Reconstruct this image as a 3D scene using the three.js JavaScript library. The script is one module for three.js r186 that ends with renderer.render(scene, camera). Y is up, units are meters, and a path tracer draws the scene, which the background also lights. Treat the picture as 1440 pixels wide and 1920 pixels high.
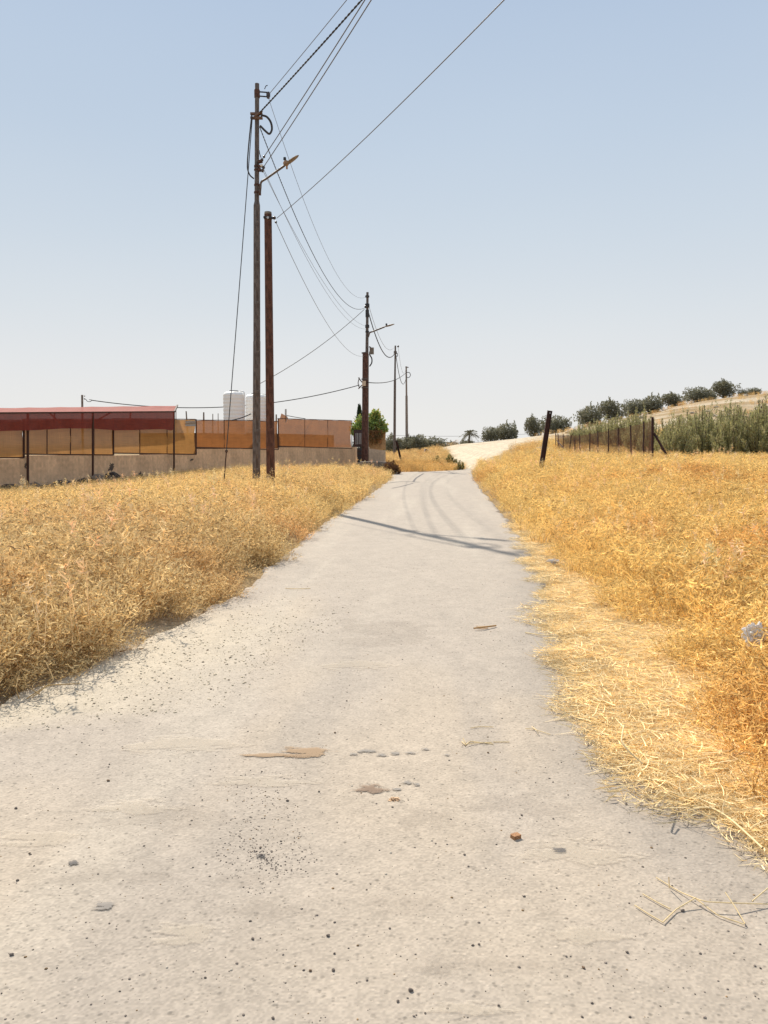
import * as THREE from 'three';
import { mergeGeometries } from 'three/addons/utils/BufferGeometryUtils.js';
import { ImprovedNoise } from 'three/addons/math/ImprovedNoise.js';

// ------------------------------------------------------------------ camera, sky, sun, exposure
const EXPOSURE = 1.5, EYE = 1.6, F = 1500, PITCH = Math.atan(125 / 1500);
const scene = new THREE.Scene();
const camera = new THREE.PerspectiveCamera(2 * Math.atan(960 / F) * 180 / Math.PI, 0.75, 0.05, 3000);
camera.position.set(0, EYE, 0);
camera.rotation.x = -PITCH;
scene.add(camera);

const N = new ImprovedNoise();
const SUN = new THREE.Vector3(-0.298, 0.645, -0.699).normalize();
function skyTexture() {
  const w = 256, h = 512, data = new Float32Array(w * h * 4);
  const stops = [[-90, .42, .37, .30], [-1, .50, .46, .40], [0, .845, .835, .81], [2, .83, .825, .805], [5, .785, .80, .81], [9, .705, .755, .80], [14, .62, .70, .785], [20, .54, .64, .765], [28, .465, .575, .735], [45, .50, .585, .70], [90, .53, .59, .68]];  // unseen sky above the frame kept bright to light the shaded wall
  for (let j = 0; j < h; j++) {
    const e = (j + .5) / h * 180 - 90;
    let k = 0; while (k < stops.length - 2 && stops[k + 1][0] < e) k++;
    const a = stops[k], b = stops[k + 1], t = Math.min(1, Math.max(0, (e - a[0]) / (b[0] - a[0])));
    for (let i = 0; i < w; i++) {
      const o = (j * w + i) * 4;
      const az = i / w * Math.PI * 2, haze = 1 + .022 * (e > 0 ? N.noise(Math.cos(az) * 2.2 + 5, e * .09, Math.sin(az) * 2.2) + .5 * N.noise(Math.cos(az) * 5, e * .2 + 3, Math.sin(az) * 5) : 0);
      for (let c = 0; c < 3; c++) data[o + c] = (a[c + 1] + (b[c + 1] - a[c + 1]) * t) * (1 + (haze - 1) * [1.25, 1, .6][c]) / EXPOSURE;
      data[o + 3] = 1;
    }
  }
  const t = new THREE.DataTexture(data, w, h, THREE.RGBAFormat, THREE.FloatType);
  t.mapping = THREE.EquirectangularReflectionMapping; t.magFilter = t.minFilter = THREE.LinearFilter; t.needsUpdate = true;
  return t;
}
scene.background = skyTexture();
scene.environment = scene.background;
const sun = new THREE.DirectionalLight(new THREE.Color(1, .91, .78), 4.3);
sun.name = 'sun';
sun.position.copy(SUN).multiplyScalar(150);
sun.shadow.radius = 1.15; sun.castShadow = true; sun.shadow.mapSize.set(4096, 4096);
Object.assign(sun.shadow.camera, { left: -90, right: 90, top: 90, bottom: -90, near: 1, far: 400 });
scene.add(sun, sun.target);
const renderer = new THREE.WebGLRenderer({ antialias: true });
renderer.toneMapping = THREE.LinearToneMapping;
renderer.toneMappingExposure = EXPOSURE;
renderer.shadowMap.enabled = true;

// ------------------------------------------------------------------ helpers
function mulberry(a) { return () => { a |= 0; a = a + 0x6D2B79F5 | 0; let t = Math.imul(a ^ a >>> 15, 1 | a); t = t + Math.imul(t ^ t >>> 7, 61 | t) ^ t; return ((t ^ t >>> 14) >>> 0) / 4294967296; }; }
let rnd = mulberry(7);
const rr = (a, b) => a + (b - a) * rnd();
const noise = (x, y, z = 0) => N.noise(x, y, z);
const fbm = (x, y, z = 0) => noise(x, y, z) * .55 + noise(x * 2.1 + 7, y * 2.1, z) * .28 + noise(x * 4.3, y * 4.3 + 3, z) * .17;
const sstep = (a, b, x) => { const t = Math.min(1, Math.max(0, (x - a) / (b - a))); return t * t * (3 - 2 * t); };
const lerp = (a, b, t) => a + (b - a) * t;
const V = (x, y, z) => new THREE.Vector3(x, y, z);
function table(rows, x) {
  if (x <= rows[0][0]) return rows[0][1];
  for (let k = 1; k < rows.length; k++) if (x <= rows[k][0]) return lerp(rows[k - 1][1], rows[k][1], (x - rows[k - 1][0]) / (rows[k][0] - rows[k - 1][0]));
  return rows[rows.length - 1][1];
}
// a surveyed point: sight line through a spot in the photograph, at D metres ahead of the viewpoint
const CP = Math.cos(PITCH), SP = Math.sin(PITCH);
function ray(px, py) { const x = (px - 720) / F, y = (960 - py) / F; return V(x, y * CP - SP, -y * SP - CP); }
function P(px, py, D) { const r = ray(px, py); return V(0, EYE, 0).addScaledVector(r, D / -r.z); }
function G(px, py, h = 0) { const r = ray(px, py); return V(0, EYE, 0).addScaledVector(r, (h - EYE) / r.y); }

const used = {};
function numbered(name) { const n = used[name] = (used[name] ?? -1) + 1; return n ? `${name}_${String(n).padStart(3, '0')}` : name; }
function tag(o, label, category, group, kind) {
  if (label) o.userData.label = label;
  if (category) o.userData.category = category;
  if (group) o.userData.group = group;
  if (kind) o.userData.kind = kind;
  return o;
}
function shadow(o) { o.castShadow = true; o.receiveShadow = true; return o; }
function thing(name, label, category, at, group) {
  const g = new THREE.Group(); g.name = numbered(name); g.position.copy(at); scene.add(g);
  return tag(g, label, category, group);
}
function originOf(o) { const p = V(0, 0, 0); while (o && o !== scene) { p.add(o.position); o = o.parent; } return p; }
function clean(g) {
  const n = g.index ? g.toNonIndexed() : g;
  for (const k of Object.keys(n.attributes)) if (!['position', 'normal', 'uv'].includes(k)) n.deleteAttribute(k);
  if (!n.attributes.normal) n.computeVertexNormals();
  if (!n.attributes.uv) n.setAttribute('uv', new THREE.BufferAttribute(new Float32Array(n.attributes.position.count * 2), 2));
  return n;
}
const merge = geos => geos.length > 1 ? mergeGeometries(geos.map(clean)) : clean(geos[0]);
// one named mesh from world-space geometries, under a thing or a part
function part(name, geos, mat, parent) {
  const g = merge([].concat(geos)); const o = originOf(parent);
  g.translate(-o.x, -o.y, -o.z);
  const m = shadow(new THREE.Mesh(g, mat)); m.name = name; parent.add(m);
  return m;
}
function solo(name, geos, mat, label, category, group, kind) {
  const g = merge([].concat(geos)); g.computeBoundingBox();
  const c = g.boundingBox.getCenter(V(0, 0, 0)); c.y = g.boundingBox.min.y;
  g.translate(-c.x, -c.y, -c.z);
  const m = shadow(new THREE.Mesh(g, mat)); m.name = numbered(name); m.position.copy(c); scene.add(m);
  return tag(m, label, category, group, kind);
}
function cyl(a, b, r0, r1, seg = 10) {
  const d = b.clone().sub(a), L = d.length();
  const g = new THREE.CylinderGeometry(r1, r0, L, seg, 1);
  const uv = g.attributes.uv; for (let i = 0; i < uv.count; i++) uv.setXY(i, uv.getX(i) * .8, uv.getY(i) * L);
  g.translate(0, L / 2, 0);
  g.applyQuaternion(new THREE.Quaternion().setFromUnitVectors(V(0, 1, 0), d.normalize()));
  return g.translate(a.x, a.y, a.z);
}
// a bar of square section from a to b, its width across the side direction
function bar(a, b, w, t = w, side = V(1, 0, 0)) {
  const d = b.clone().sub(a), L = d.length(), y = d.clone().normalize();
  const z = side.clone().cross(y).normalize(), x = y.clone().cross(z).normalize();
  const g = new THREE.BoxGeometry(w, L, t); const uv = g.attributes.uv;
  for (let i = 0; i < uv.count; i++) uv.setXY(i, uv.getX(i) * .3, uv.getY(i) * L);
  g.applyMatrix4(new THREE.Matrix4().makeBasis(x, y, z));
  const m = a.clone().add(b).multiplyScalar(.5);
  return g.translate(m.x, m.y, m.z);
}
function tube(pts, r, seg = 40, rad = 6) { return new THREE.TubeGeometry(new THREE.CatmullRomCurve3(pts), seg, r, rad, false); }
function rawGeo(pos, idx, uv, col) {
  const g = new THREE.BufferGeometry();
  g.setAttribute('position', new THREE.Float32BufferAttribute(pos, 3));
  if (uv) g.setAttribute('uv', new THREE.Float32BufferAttribute(uv, 2));
  if (col) g.setAttribute('color', new THREE.Float32BufferAttribute(col, 3));
  if (idx) g.setIndex(idx);
  g.computeVertexNormals();
  return g;
}
// ------------------------------------------------------------------ textures
function texture(size, repeat, fn, srgb = true) {
  const d = new Uint8Array(size * size * 4);
  for (let j = 0; j < size; j++) for (let i = 0; i < size; i++) {
    const c = fn(i / size, j / size), o = (j * size + i) * 4;
    d[o] = Math.max(0, Math.min(255, c[0] * 255)); d[o + 1] = Math.max(0, Math.min(255, c[1] * 255)); d[o + 2] = Math.max(0, Math.min(255, c[2] * 255)); d[o + 3] = 255;
  }
  const t = new THREE.DataTexture(d, size, size, THREE.RGBAFormat);
  t.wrapS = t.wrapT = THREE.RepeatWrapping; t.magFilter = THREE.LinearFilter; t.minFilter = THREE.LinearMipmapLinearFilter; t.generateMipmaps = true;
  t.repeat.set(1 / repeat, 1 / repeat);
  if (srgb) t.colorSpace = THREE.SRGBColorSpace;
  t.needsUpdate = true;
  return t;
}
// periodic value noise lattice
function lattice(n, seed) {
  const r = mulberry(seed), a = Float32Array.from({ length: n * n }, () => r());
  return (u, v) => {
    const x = ((u % 1) + 1) % 1 * n, y = ((v % 1) + 1) % 1 * n, i = Math.floor(x), j = Math.floor(y), fx = x - i, fy = y - j;
    const sx = fx * fx * (3 - 2 * fx), sy = fy * fy * (3 - 2 * fy), at = (p, q) => a[(q % n) * n + p % n];
    return lerp(lerp(at(i, j), at(i + 1, j), sx), lerp(at(i, j + 1), at(i + 1, j + 1), sx), sy);
  };
}
function speckle(size, count, seed, rmin, rmax) {
  const r = mulberry(seed), f = new Float32Array(size * size);
  for (let k = 0; k < count; k++) {
    const cx = r() * size, cy = r() * size, rad = lerp(rmin, rmax, r() ** 3), v = (r() < .72 ? -1 : 1) * lerp(.3, 1, r()), n = Math.ceil(rad);
    for (let dy = -n; dy <= n; dy++) for (let dx = -n; dx <= n; dx++) {
      const q = Math.hypot(dx, dy) / rad; if (q > 1) continue;
      f[((Math.floor(cy + dy) + size) % size) * size + (Math.floor(cx + dx) + size) % size] = v * (1 - q * q * .6);
    }
  }
  return (u, v) => f[Math.min(size - 1, Math.floor(v * size)) * size + Math.min(size - 1, Math.floor(u * size))];
}
const A1 = lattice(24, 1), A2 = lattice(96, 2), A3 = lattice(400, 3), S1 = speckle(1024, 15000, 4, .8, 2.6);
const roadHeight = (u, v) => .55 + (A1(u, v) - .5) * .07 + (A2(u, v) - .5) * .12 + (A3(u, v) - .5) * .3 + S1(u, v) * .32;
const roadMap = texture(1024, 3.3, (u, v) => {
  const s = S1(u, v), b = .90 + (A1(u, v) - .5) * .04 + (A2(u, v) - .5) * .05 + (A3(u, v) - .5) * .11 + (s < 0 ? s * .2 : s * .09);
  return [b, b * .99, b * .975];
});
const roadBump = texture(1024, 3.3, (u, v) => { const h = roadHeight(u, v); return [h, h, h]; }, false);
const W1 = lattice(6, 11), W2 = lattice(40, 12), W3 = lattice(180, 13);
const plasterMap = texture(1024, 4, (u, v) => {
  const streak = lattice.s ??= lattice(64, 14);
  const b = .90 + (W1(u, v) - .5) * .14 + (W2(u, v) - .5) * .1 + (W3(u, v) - .5) * .06 + (streak(u, v * .06) - .5) * .06;
  return [b, b * .985, b * .96];
});
const rustMap = texture(512, 1.2, (u, v) => {
  const k = W2(u * .5, v * .25) * .6 + W1(u, v) * .4, b = .72 + (W3(u, v) - .5) * .25 + (k - .5) * .4;
  return [b, b * lerp(.86, 1, k), b * lerp(.78, 1, k)];
});
const netMap = texture(512, 1.5, (u, v) => {
  const b = .93 + (W1(u, v) - .5) * .08 + (W3(u * .02, v) - .5) * .1 + (W3(u, v * .02) - .5) * .08;
  return [b, b, b];
});
const soilMap = texture(1024, 5, (u, v) => {
  const b = .84 + (A1(u, v) - .5) * .2 + (A2(u, v) - .5) * .2 + (A3(u, v) - .5) * .18;
  return [b, b * .98, b * .94];
});

// ------------------------------------------------------------------ materials
const C = (r, g, b) => new THREE.Color().setRGB(r, g, b);
const std = (c, roughness = .9, o = {}) => new THREE.MeshStandardMaterial({ color: C(...c), roughness, ...o });
const leafy = (c, t = .4, o = {}) => new THREE.MeshPhysicalMaterial({ color: C(...c), roughness: 1, transmission: t, thickness: 0, specularIntensity: .3, side: THREE.DoubleSide, ...o });
const M = {
  steel: std([.27, .25, .24], .6, { metalness: .2, map: rustMap }),
  paleSteel: std([.50, .48, .45], .6, { metalness: .2, map: rustMap }),
  rust: std([.21, .10, .068], .85, { map: rustMap }),
  rustBrown: std([.20, .105, .08], .85, { map: rustMap }),
  darkRust: std([.075, .026, .022], .8, { map: rustMap }),
  frame: std([.06, .025, .015], .8),
  black: std([.03, .03, .035], .7),
  cable: std([.045, .045, .05], .95),
  thinCable: std([.12, .12, .13], .6),
  galv: std([.45, .45, .45], .45, { metalness: .5 }),
  porcelain: std([.06, .045, .045], .3),
  orange: std([.33, .20, .12], .8),
  plaster: std([.86, .60, .39], .95, { map: plasterMap, bumpMap: plasterMap, bumpScale: .012 }),
  palePlaster: std([.78, .64, .50], .95, { map: plasterMap }),
  stoneWall: std([.55, .36, .19], .95, { map: plasterMap, bumpMap: plasterMap, bumpScale: .03 }),
  concrete: std([.30, .265, .235], .95, { map: soilMap, bumpMap: soilMap, bumpScale: .02 }),
  brownBuild: std([.16, .09, .05], .95, { map: plasterMap }),
  tank: std([.86, .85, .82], .5),
  white: std([.78, .78, .76], .7),
  bag: leafy([.80, .77, .74], .3),
  tanNet: leafy([.48, .25, .08], .36, { map: netMap, transparent: true, opacity: .95 }),
  brownNet: leafy([.38, .155, .05], .36, { map: netMap, transparent: true, opacity: .92 }),
  redNet: leafy([.27, .06, .045], .3, { map: netMap, transparent: true, opacity: .955 }),
  redRoof: leafy([.44, .14, .11], .2, { map: netMap, transparent: true, opacity: .95 }),
  olive: leafy([.19, .185, .13], .3, { vertexColors: true }),
  bush: leafy([.34, .345, .195], .35, { vertexColors: true }),
  vine: leafy([.27, .36, .12], .4, { vertexColors: true }),
  dryVine: leafy([.28, .18, .09], .3, { vertexColors: true }),
  cypress: leafy([.03, .05, .025], .2, { vertexColors: true }),
  bark: std([.10, .07, .05], .95),
  rock: std([.34, .28, .24], .95, { map: soilMap, bumpMap: soilMap, bumpScale: .02 }),
  darkRock: std([.10, .085, .08], .95, { map: soilMap }),
};

// ------------------------------------------------------------------ the road and the terrain
const LEFT = [[-12, -14], [1.5, -14], [2.4, -11], [3.2, -7], [4, -4.2], [4.75, -2.45], [6, -2.0], [7.2, -1.72], [9.8, -1.46], [12, -1.42], [14.5, -1.35], [17.5, -1.1], [20.9, -.84], [28, -.3], [37, .3], [45, .5], [48, .7], [48.7, 1.9], [50, 3.6], [52, 4.9], [55, 5.75], [56, 6]];
const RIGHT = [[-12, 6.5], [0, 4], [2.2, 2.15], [2.7, 1.62], [3.15, 1.45], [3.8, 1.22], [4.85, 1.2], [5.8, 1.33], [7, 1.55], [9.8, 1.96], [14.5, 2.4], [20.9, 2.9], [37, 4.1], [45, 4.95], [52, 5.7], [56, 6.1]];
const wob = (D, s) => fbm(D * .9, s) * .16 * sstep(2, 5, D) + fbm(D * 3.1, s + 5) * .1 + noise(D * 9, s) * .05;
const roadL = D => table(LEFT, D) + wob(D, 3.3), roadR = D => table(RIGHT, D) + wob(D, 9.7);
const CREST = [[-.6, .3, 130], [0, .35, 130], [.04, .7, 125], [.087, 1.4, 110], [.12, 1.62, 100], [.17, 2.2, 105], [.227, 3.2, 118], [.267, 4.5, 128], [.32, 6.1, 138], [.38, 8.6, 145], [.44, 10.2, 150], [.48, 11.0, 152], [.6, 14, 155], [1, 16, 160]];
const crestH = CREST.map(r => [r[0], r[1]]), crestD = CREST.map(r => [r[0], r[2]]);
function hill(x, D) {
  if (D < 40) return 0;
  const u = x / D, hc = table(crestH, u), dc = table(crestD, u);
  const t = Math.min(1, (D - 46) / (dc - 46)); if (t <= 0) return 0;
  const rise = hc * (.35 * t + .65 * t * t * (3 - 2 * t));
  return (D > dc ? hc - (D - dc) * .02 : rise) + (hc > 2 ? fbm(x * .09, D * .09) * .7 * t * Math.min(1, (hc - 2) / 3) * sstep(55, 75, D) * (D > dc - 6 ? .3 : 1) : 0);
}
function H(x, z) {
  const D = -z;
  const l = roadL(Math.min(D, 48)) - x, r = x - roadR(Math.min(D, 56));
  let h = 0;
  if (D < 57 && l < 0 && r < 0) return -.05;
  if (l > 0) h += .22 * sstep(.1, 1.8, l) * sstep(4.5, 9, D) * (1 - sstep(38, 46, D)) - .032 * Math.max(0, l - 2) * (1 - sstep(30, 44, D)) * sstep(5, 10, D) * (l > 14 ? 14 / l : 1);
  if (r > 0) h += .68 * sstep(.2, 4.6, r) * sstep(5, 20, D) * (1 - .5 * sstep(60, 80, D));
  const edge = Math.max(Math.min(l > 0 ? l : 9, r > 0 ? r : 9), 0);
  h += -.05 * (1 - sstep(0, .35, edge)) + .012 * noise(x * 2, z * 2) * sstep(.2, 1, edge);
  return h + hill(x, D);
}
function steps(list) { return list.sort((a, b) => a - b); }
{
  const xs = [], zs = [];
  for (let x = 0, d = .22; x < 700; x += d) { xs.push(x); if (x) xs.push(-x); if (x > 7) d = Math.max(.22, x * .045); }
  for (let D = 0, d = .22; D < 1400; D += d) { zs.push(D); if (D > 8) d = Math.max(.22, D * .028); }
  for (let D = -.5; D > -80; D *= 1.5) zs.push(D);
  steps(xs); steps(zs);
  const pos = [], uv = [], col = [], idx = [];
  for (const D of zs) for (const x of xs) {
    const y = H(x, -D); pos.push(x, y, -D); uv.push(x, D);
    const n = fbm(x * .35, D * .35), n2 = fbm(x * .06 + 4, D * .06), u = x / Math.max(D, 1);
    let c = [.40 + n * .1, .275 + n * .08, .125 + n * .05];                       // dry straw soil
    const pale = [.60, .50, .37];
    // pale gravel shoulder at the near left
    const lime = [.68 + n * .14, .59 + n * .14, .46 + n * .13];
    const mixTo = (to, k) => { c = c.map((v, i) => lerp(v, to[i], Math.max(0, Math.min(1, k)))); };
    if (D > 50) {
      const trackL = lerp(5.6, 7.6, sstep(55, 100, D)), trackR = 6.6 + (D - 54) * .30;
      mixTo([.82 + n * .08, .72 + n * .08, .57 + n * .08], sstep(trackL - .8, trackL + .6, x + n) * (1 - sstep(trackR - .6, trackR + .6, x + n * 2)) * (1 - sstep(100, 118, D)));
      const crest = table(crestD, u);
      mixTo(lime, sstep(60, 78, D) * sstep(.16, .2, u + n * .03) * sstep(-.25, .12, n2 + n * .5));
      mixTo([.44, .31, .18], sstep(crest - 12, crest - 3, D + n * 14) * sstep(.0, .35, n2 + n) * .8);
      mixTo([.46, .31, .15], sstep(115, 140, D) * .6);
    }
    if (D < 8 && x < 0) mixTo(pale, .8);
    { const e = x - table(RIGHT, Math.min(D, 56)); if (e > -.5 && D < 18) mixTo([.66, .53, .33], (1 - sstep(.7, 1.9, e + n)) * (1 - sstep(9, 18, D)) * .85); }
    col.push(...c);
  }
  const nx = xs.length;
  for (let j = 0; j < zs.length - 1; j++) for (let i = 0; i < nx - 1; i++) { const a = j * nx + i; idx.push(a, a + 1, a + nx, a + 1, a + nx + 1, a + nx); }
  const g = rawGeo(pos, idx, uv, col);
  const m = shadow(new THREE.Mesh(g, std([1, 1, 1], 1, { vertexColors: true, map: soilMap, bumpMap: soilMap, bumpScale: .03 })));
  m.name = 'ground'; tag(m, 'dry straw coloured ground rising to a pale limestone hillside on the right', null, null, 'structure');
  scene.add(m);
}
const roadY = (x, D) => .012 * noise(x * .5, D * .4) * (D < 55 ? 1 : 0) + .004;
let road;
{
  const pos = [], uv = [], col = [], idx = [], rows = [];
  for (let D = -10, d = .3; D < 55.9;) { rows.push(D); d = D < 1.6 ? .4 : Math.max(.06, D * .012); D += d; }
  const NX = 72;
  for (const D of rows) {
    const a = roadL(D), b = roadR(D);
    for (let i = -1; i <= NX + 1; i++) {
      const t = Math.min(1, Math.max(0, i / NX)), skirt = i < 0 || i > NX;
      // finer columns towards the middle of the view where the road flares
      const x = lerp(a, b, t) + (i < 0 ? -.06 : i > NX ? .06 : 0);
      pos.push(x, roadY(x, D) - (skirt ? .07 : 0), -D); uv.push(x, D);
      const n = fbm(x * .6, D * .35), n2 = fbm(x * 2.3 + 9, D * 1.9), er = b - x, el = x - a;
      let c = [.475, .42, .362];
      const mixTo = (to, k) => { k = Math.max(0, Math.min(1, k)); c = c.map((v, q) => lerp(v, to[q], k)); };
      mixTo([.525, .452, .368], sstep(-.15, .25, n + (4.4 - D) * .07) * .85);                  // dusty tan film, strongest near by
      mixTo([.445, .395, .345], sstep(.05, .45, fbm(x * .8 + 20, D * .25 + 4)) * .6);
      mixTo([.535, .48, .41], sstep(.02, .35, fbm((x - D * .07) * 1.5 + 40, D * .10)) * .7); mixTo([.42, .375, .33], sstep(.12, .4, fbm((x - D * .07) * 1.9 + 60, D * .16)) * .5);            // worn wheel tracks
      mixTo([.32, .285, .25], (1 - sstep(.0, .55 + n2 * .4, er)) * (1 - sstep(9, 15, D)) * .65);   // bare asphalt along the right edge
      mixTo([.60, .53, .42], (1 - sstep(.2, 1.5, el + n2 * .6)) * sstep(2.6, 4.4, D) * (1 - sstep(6, 8.5, D)) * .95); // pale gravel drifted in on the left
      const f = 1 + n2 * .06;
      col.push(c[0] * f, c[1] * f, c[2] * f);
    }
  }
  const nx = NX + 3;
  for (let j = 0; j < rows.length - 1; j++) for (let i = 0; i < nx - 1; i++) { const a = j * nx + i; idx.push(a, a + 1, a + nx, a + 1, a + nx + 1, a + nx); }
  road = shadow(new THREE.Mesh(rawGeo(pos, idx, uv, col), std([1, 1, 1], .95, { vertexColors: true, map: roadMap, bumpMap: roadBump, bumpScale: .0045 })));
  road.name = 'road'; tag(road, 'worn dusty asphalt lane running away between dry grass verges', null, null, 'structure');
  scene.add(road);
}
// stains and thin dark lines lying on the road
const stainAlpha = [1, 2, 3, 4].map(k => {
  const P1 = lattice(5, 70 + k), P2 = lattice(17, 80 + k), P3 = lattice(60, 90 + k);
  return texture(256, 1, (u, v) => { const x = u * 2 - 1, y = v * 2 - 1, d = 1 - Math.hypot(x, y * (1.1 + .5 * x)), a = sstep(.0, .26, d * 1.15 - .34 + (P1(u, v) - .5) * .75 + (P2(u * .8, v) - .5) * .5 + (P3(u, v) - .5) * .4) * sstep(0, .12, 1 - Math.max(Math.abs(x), Math.abs(y))); return [a, a, a]; }, false);
});
const stainMats = {};
function blot(px, py, wpx, hpx, color, seed, opacity = .85, name = 'dirt_stain') {
  const a = G(px - wpx / 2, py), b = G(px + wpx / 2, py), near = G(px, py + hpx / 2), far = G(px, py - hpx / 2), c = G(px, py);
  const g = new THREE.PlaneGeometry((b.x - a.x) * 1.5, (near.z - far.z) * 1.5, 10, 10).rotateX(-Math.PI / 2).rotateY(0).translate(c.x, 0, c.z), p = g.attributes.position;
  for (let i = 0; i < p.count; i++) p.setY(i, roadY(p.getX(i), -p.getZ(i)) + .0045);
  const v = Math.floor(seed * 7) % 4, key = color.join() + v + opacity;
  const mat = stainMats[key] ??= std(color, .95, { alphaMap: stainAlpha[v], transparent: true, opacity });
  return part(name, g, mat, road);
}
const stainTan = [.36, .25, .155], stainBrown = [.25, .175, .125], stainGrey = [.27, .245, .22], stainDark = [.13, .12, .115], darkLineMat = std([.11, .10, .10], .9);
blot(578, 1414, 96, 20, stainTan, 1.3); blot(512, 1420, 110, 7, stainTan, 4.1);
blot(696, 1484, 66, 17, stainBrown, 2.7);
for (const [x, y, w, h] of [[664, 1418, 16, 4], [690, 1412, 36, 6], [716, 1420, 24, 6], [742, 1417, 20, 5], [770, 1416, 26, 4], [798, 1409, 18, 4], [838, 1420, 14, 3], [764, 1472, 22, 7], [782, 1476, 14, 5], [745, 1485, 22, 4]]) blot(x, y, w, h, stainGrey, x * .37);
blot(198, 1700, 42, 15, stainGrey, 7.7); blot(1051, 1599, 30, 9, stainDark, 8.8); blot(490, 1607, 16, 7, stainDark, 9.1); blot(906, 1177, 26, 6, stainTan, 3.1); blot(138, 1620, 18, 9, stainDark, 10.4);
rnd = mulberry(303);
for (let k = 0; k < 22; k++) blot(rr(60, 1180), 1180 + 720 * rnd(), rr(60, 260), rr(12, 50), k % 2 ? [.34, .29, .24] : [.64, .56, .45], k * .19, k % 2 ? .1 : .28, 'faded_patch');
function darkLine(pts, w) {
  const c = new THREE.CatmullRomCurve3(pts.map(([x, y]) => G(x, y))).getPoints(60), pos = [], idx = [];
  c.forEach((p, i) => {
    const q = c[Math.min(i + 1, 60)].clone().sub(c[Math.max(0, i - 1)]).normalize(), k = w * (.7 + .6 * Math.abs(noise(i * .37, 2)));
    for (const s of [-1, 1]) pos.push(p.x - q.z * k * s / 2, roadY(p.x, -p.z) + .005, p.z + q.x * k * s / 2);
    if (i) { const a = i * 2; idx.push(a - 2, a - 1, a, a - 1, a + 1, a); }
  });
  part('dark_line', rawGeo(pos, idx), darkLineMat, road);
}
darkLine([[733, 905], [760, 903.5], [786, 904.5]], .22); darkLine([[775, 903.8], [780, 897], [794, 888]], .12); darkLine([[735, 916], [757, 911], [775, 906]], .1);

// ------------------------------------------------------------------ compound wall and net screens
const wallD = px => { const s = (px - 720) / F; const t = (29 * s + 13.9) / (11.5 - 31 * s); return 29 + 31 * t; };
const WN = V(31, 0, 11.5).normalize(), WD = V(11.5, 0, -31).normalize();     // outward normal, run of the wall
const onWall = (px, py, off = 0) => P(px, py, wallD(px)).addScaledVector(WN, off);
function wallBlock(px0, px1, top, bottom, thick, off = 0) {
  const a = P(px0, 850, wallD(px0)), b = P(px1, 850, wallD(px1)), L = Math.hypot(b.x - a.x, b.z - a.z);
  const g = new THREE.BoxGeometry(thick, top - bottom, L, 1, 1, 1), uv = g.attributes.uv, nn = g.attributes.normal, pp = g.attributes.position;
  for (let i = 0; i < uv.count; i++) uv.setXY(i, Math.abs(nn.getX(i)) > .5 ? pp.getZ(i) + px0 * .1 : pp.getX(i), pp.getY(i));
  g.rotateY(Math.atan2(WD.x, WD.z));
  const c = a.add(b).multiplyScalar(.5).addScaledVector(WN, off - thick / 2);
  return g.translate(c.x, (top + bottom) / 2, c.z);
}
const topAt = (px, py) => P(px, py, wallD(px)).y;
{
  const w = thing('boundary_wall', 'long low plastered boundary wall running along the left verge, stained and cracked', 'wall', V(-9, 0, -41));
  const secs = [[-130, 44, topAt(25, 860)], [44, 212, topAt(130, 853)], [212, 368, topAt(300, 852.5)], [368, 525, topAt(450, 841.5)], [525, 666, topAt(590, 838.5)]];
  for (const [a, b, t] of secs) part('wall_section', wallBlock(a, b, t, -1, .22), M.plaster, w);
  // peeled patches and cracks in the plaster
  const scar = std([.10, .075, .06], .95);
  for (const [px, py, ww, hh, s] of [[208, 876, 6, 20, 1], [206, 903, 9, 12, 2], [261, 893, 6, 22, 3], [232, 897, 5, 9, 4], [359, 862, 4, 5, 5], [48, 872, 3, 16, 6], [66, 912, 5, 4, 7], [78, 912, 12, 8, 8]]) {
    const c = onWall(px, py); c.addScaledVector(WN, .005 - c.clone().sub(P(45, 850, wallD(45))).dot(WN)); const k = wallD(px) / F, pos = [c.x, c.y, c.z], idx = [], n = 28;
    for (let i = 0; i < n; i++) {
      const t = i / n * Math.PI * 2, q = .75 + fbm(Math.cos(t) * 3 + s * 3, Math.sin(t) * 3) * 1.3;
      const p = c.clone().addScaledVector(WD, Math.cos(t) * ww * k * q * 1.5).add(V(0, Math.sin(t) * hh * k * .5 * q, 0)).addScaledVector(WD, Math.sin(t) * ww * k * .6);
      pos.push(p.x, p.y, p.z); idx.push(0, 1 + i, 1 + (i + 1) % n);
    }
    part('plaster_scar', rawGeo(pos, idx), scar, w);
  }
}
function net(a0, b0, a1, b1, bulge, seed) {           // sheet between a0-b0 (bottom) and a1-b1 (top)
  const pos = [], uv = [], idx = [], nx = 24, ny = 8, L = a0.distanceTo(b0);
  for (let j = 0; j <= ny; j++) for (let i = 0; i <= nx; i++) {
    const u = i / nx, v = j / ny, p = a0.clone().lerp(b0, u).lerp(a1.clone().lerp(b1, u), v);
    p.addScaledVector(WN, bulge * Math.sin(Math.PI * v) * noise(u * L * .5 + seed, v * 2, seed));
    if (j === ny) p.y -= .03 * Math.abs(Math.sin(u * L * 1.3 + seed));
    pos.push(p.x, p.y, p.z); uv.push(u * L, p.y);
    if (i && j) { const q = j * (nx + 1) + i; idx.push(q - nx - 2, q - nx - 1, q - 1, q - nx - 1, q, q - 1); }
  }
  return rawGeo(pos, idx, uv);
}
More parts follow.
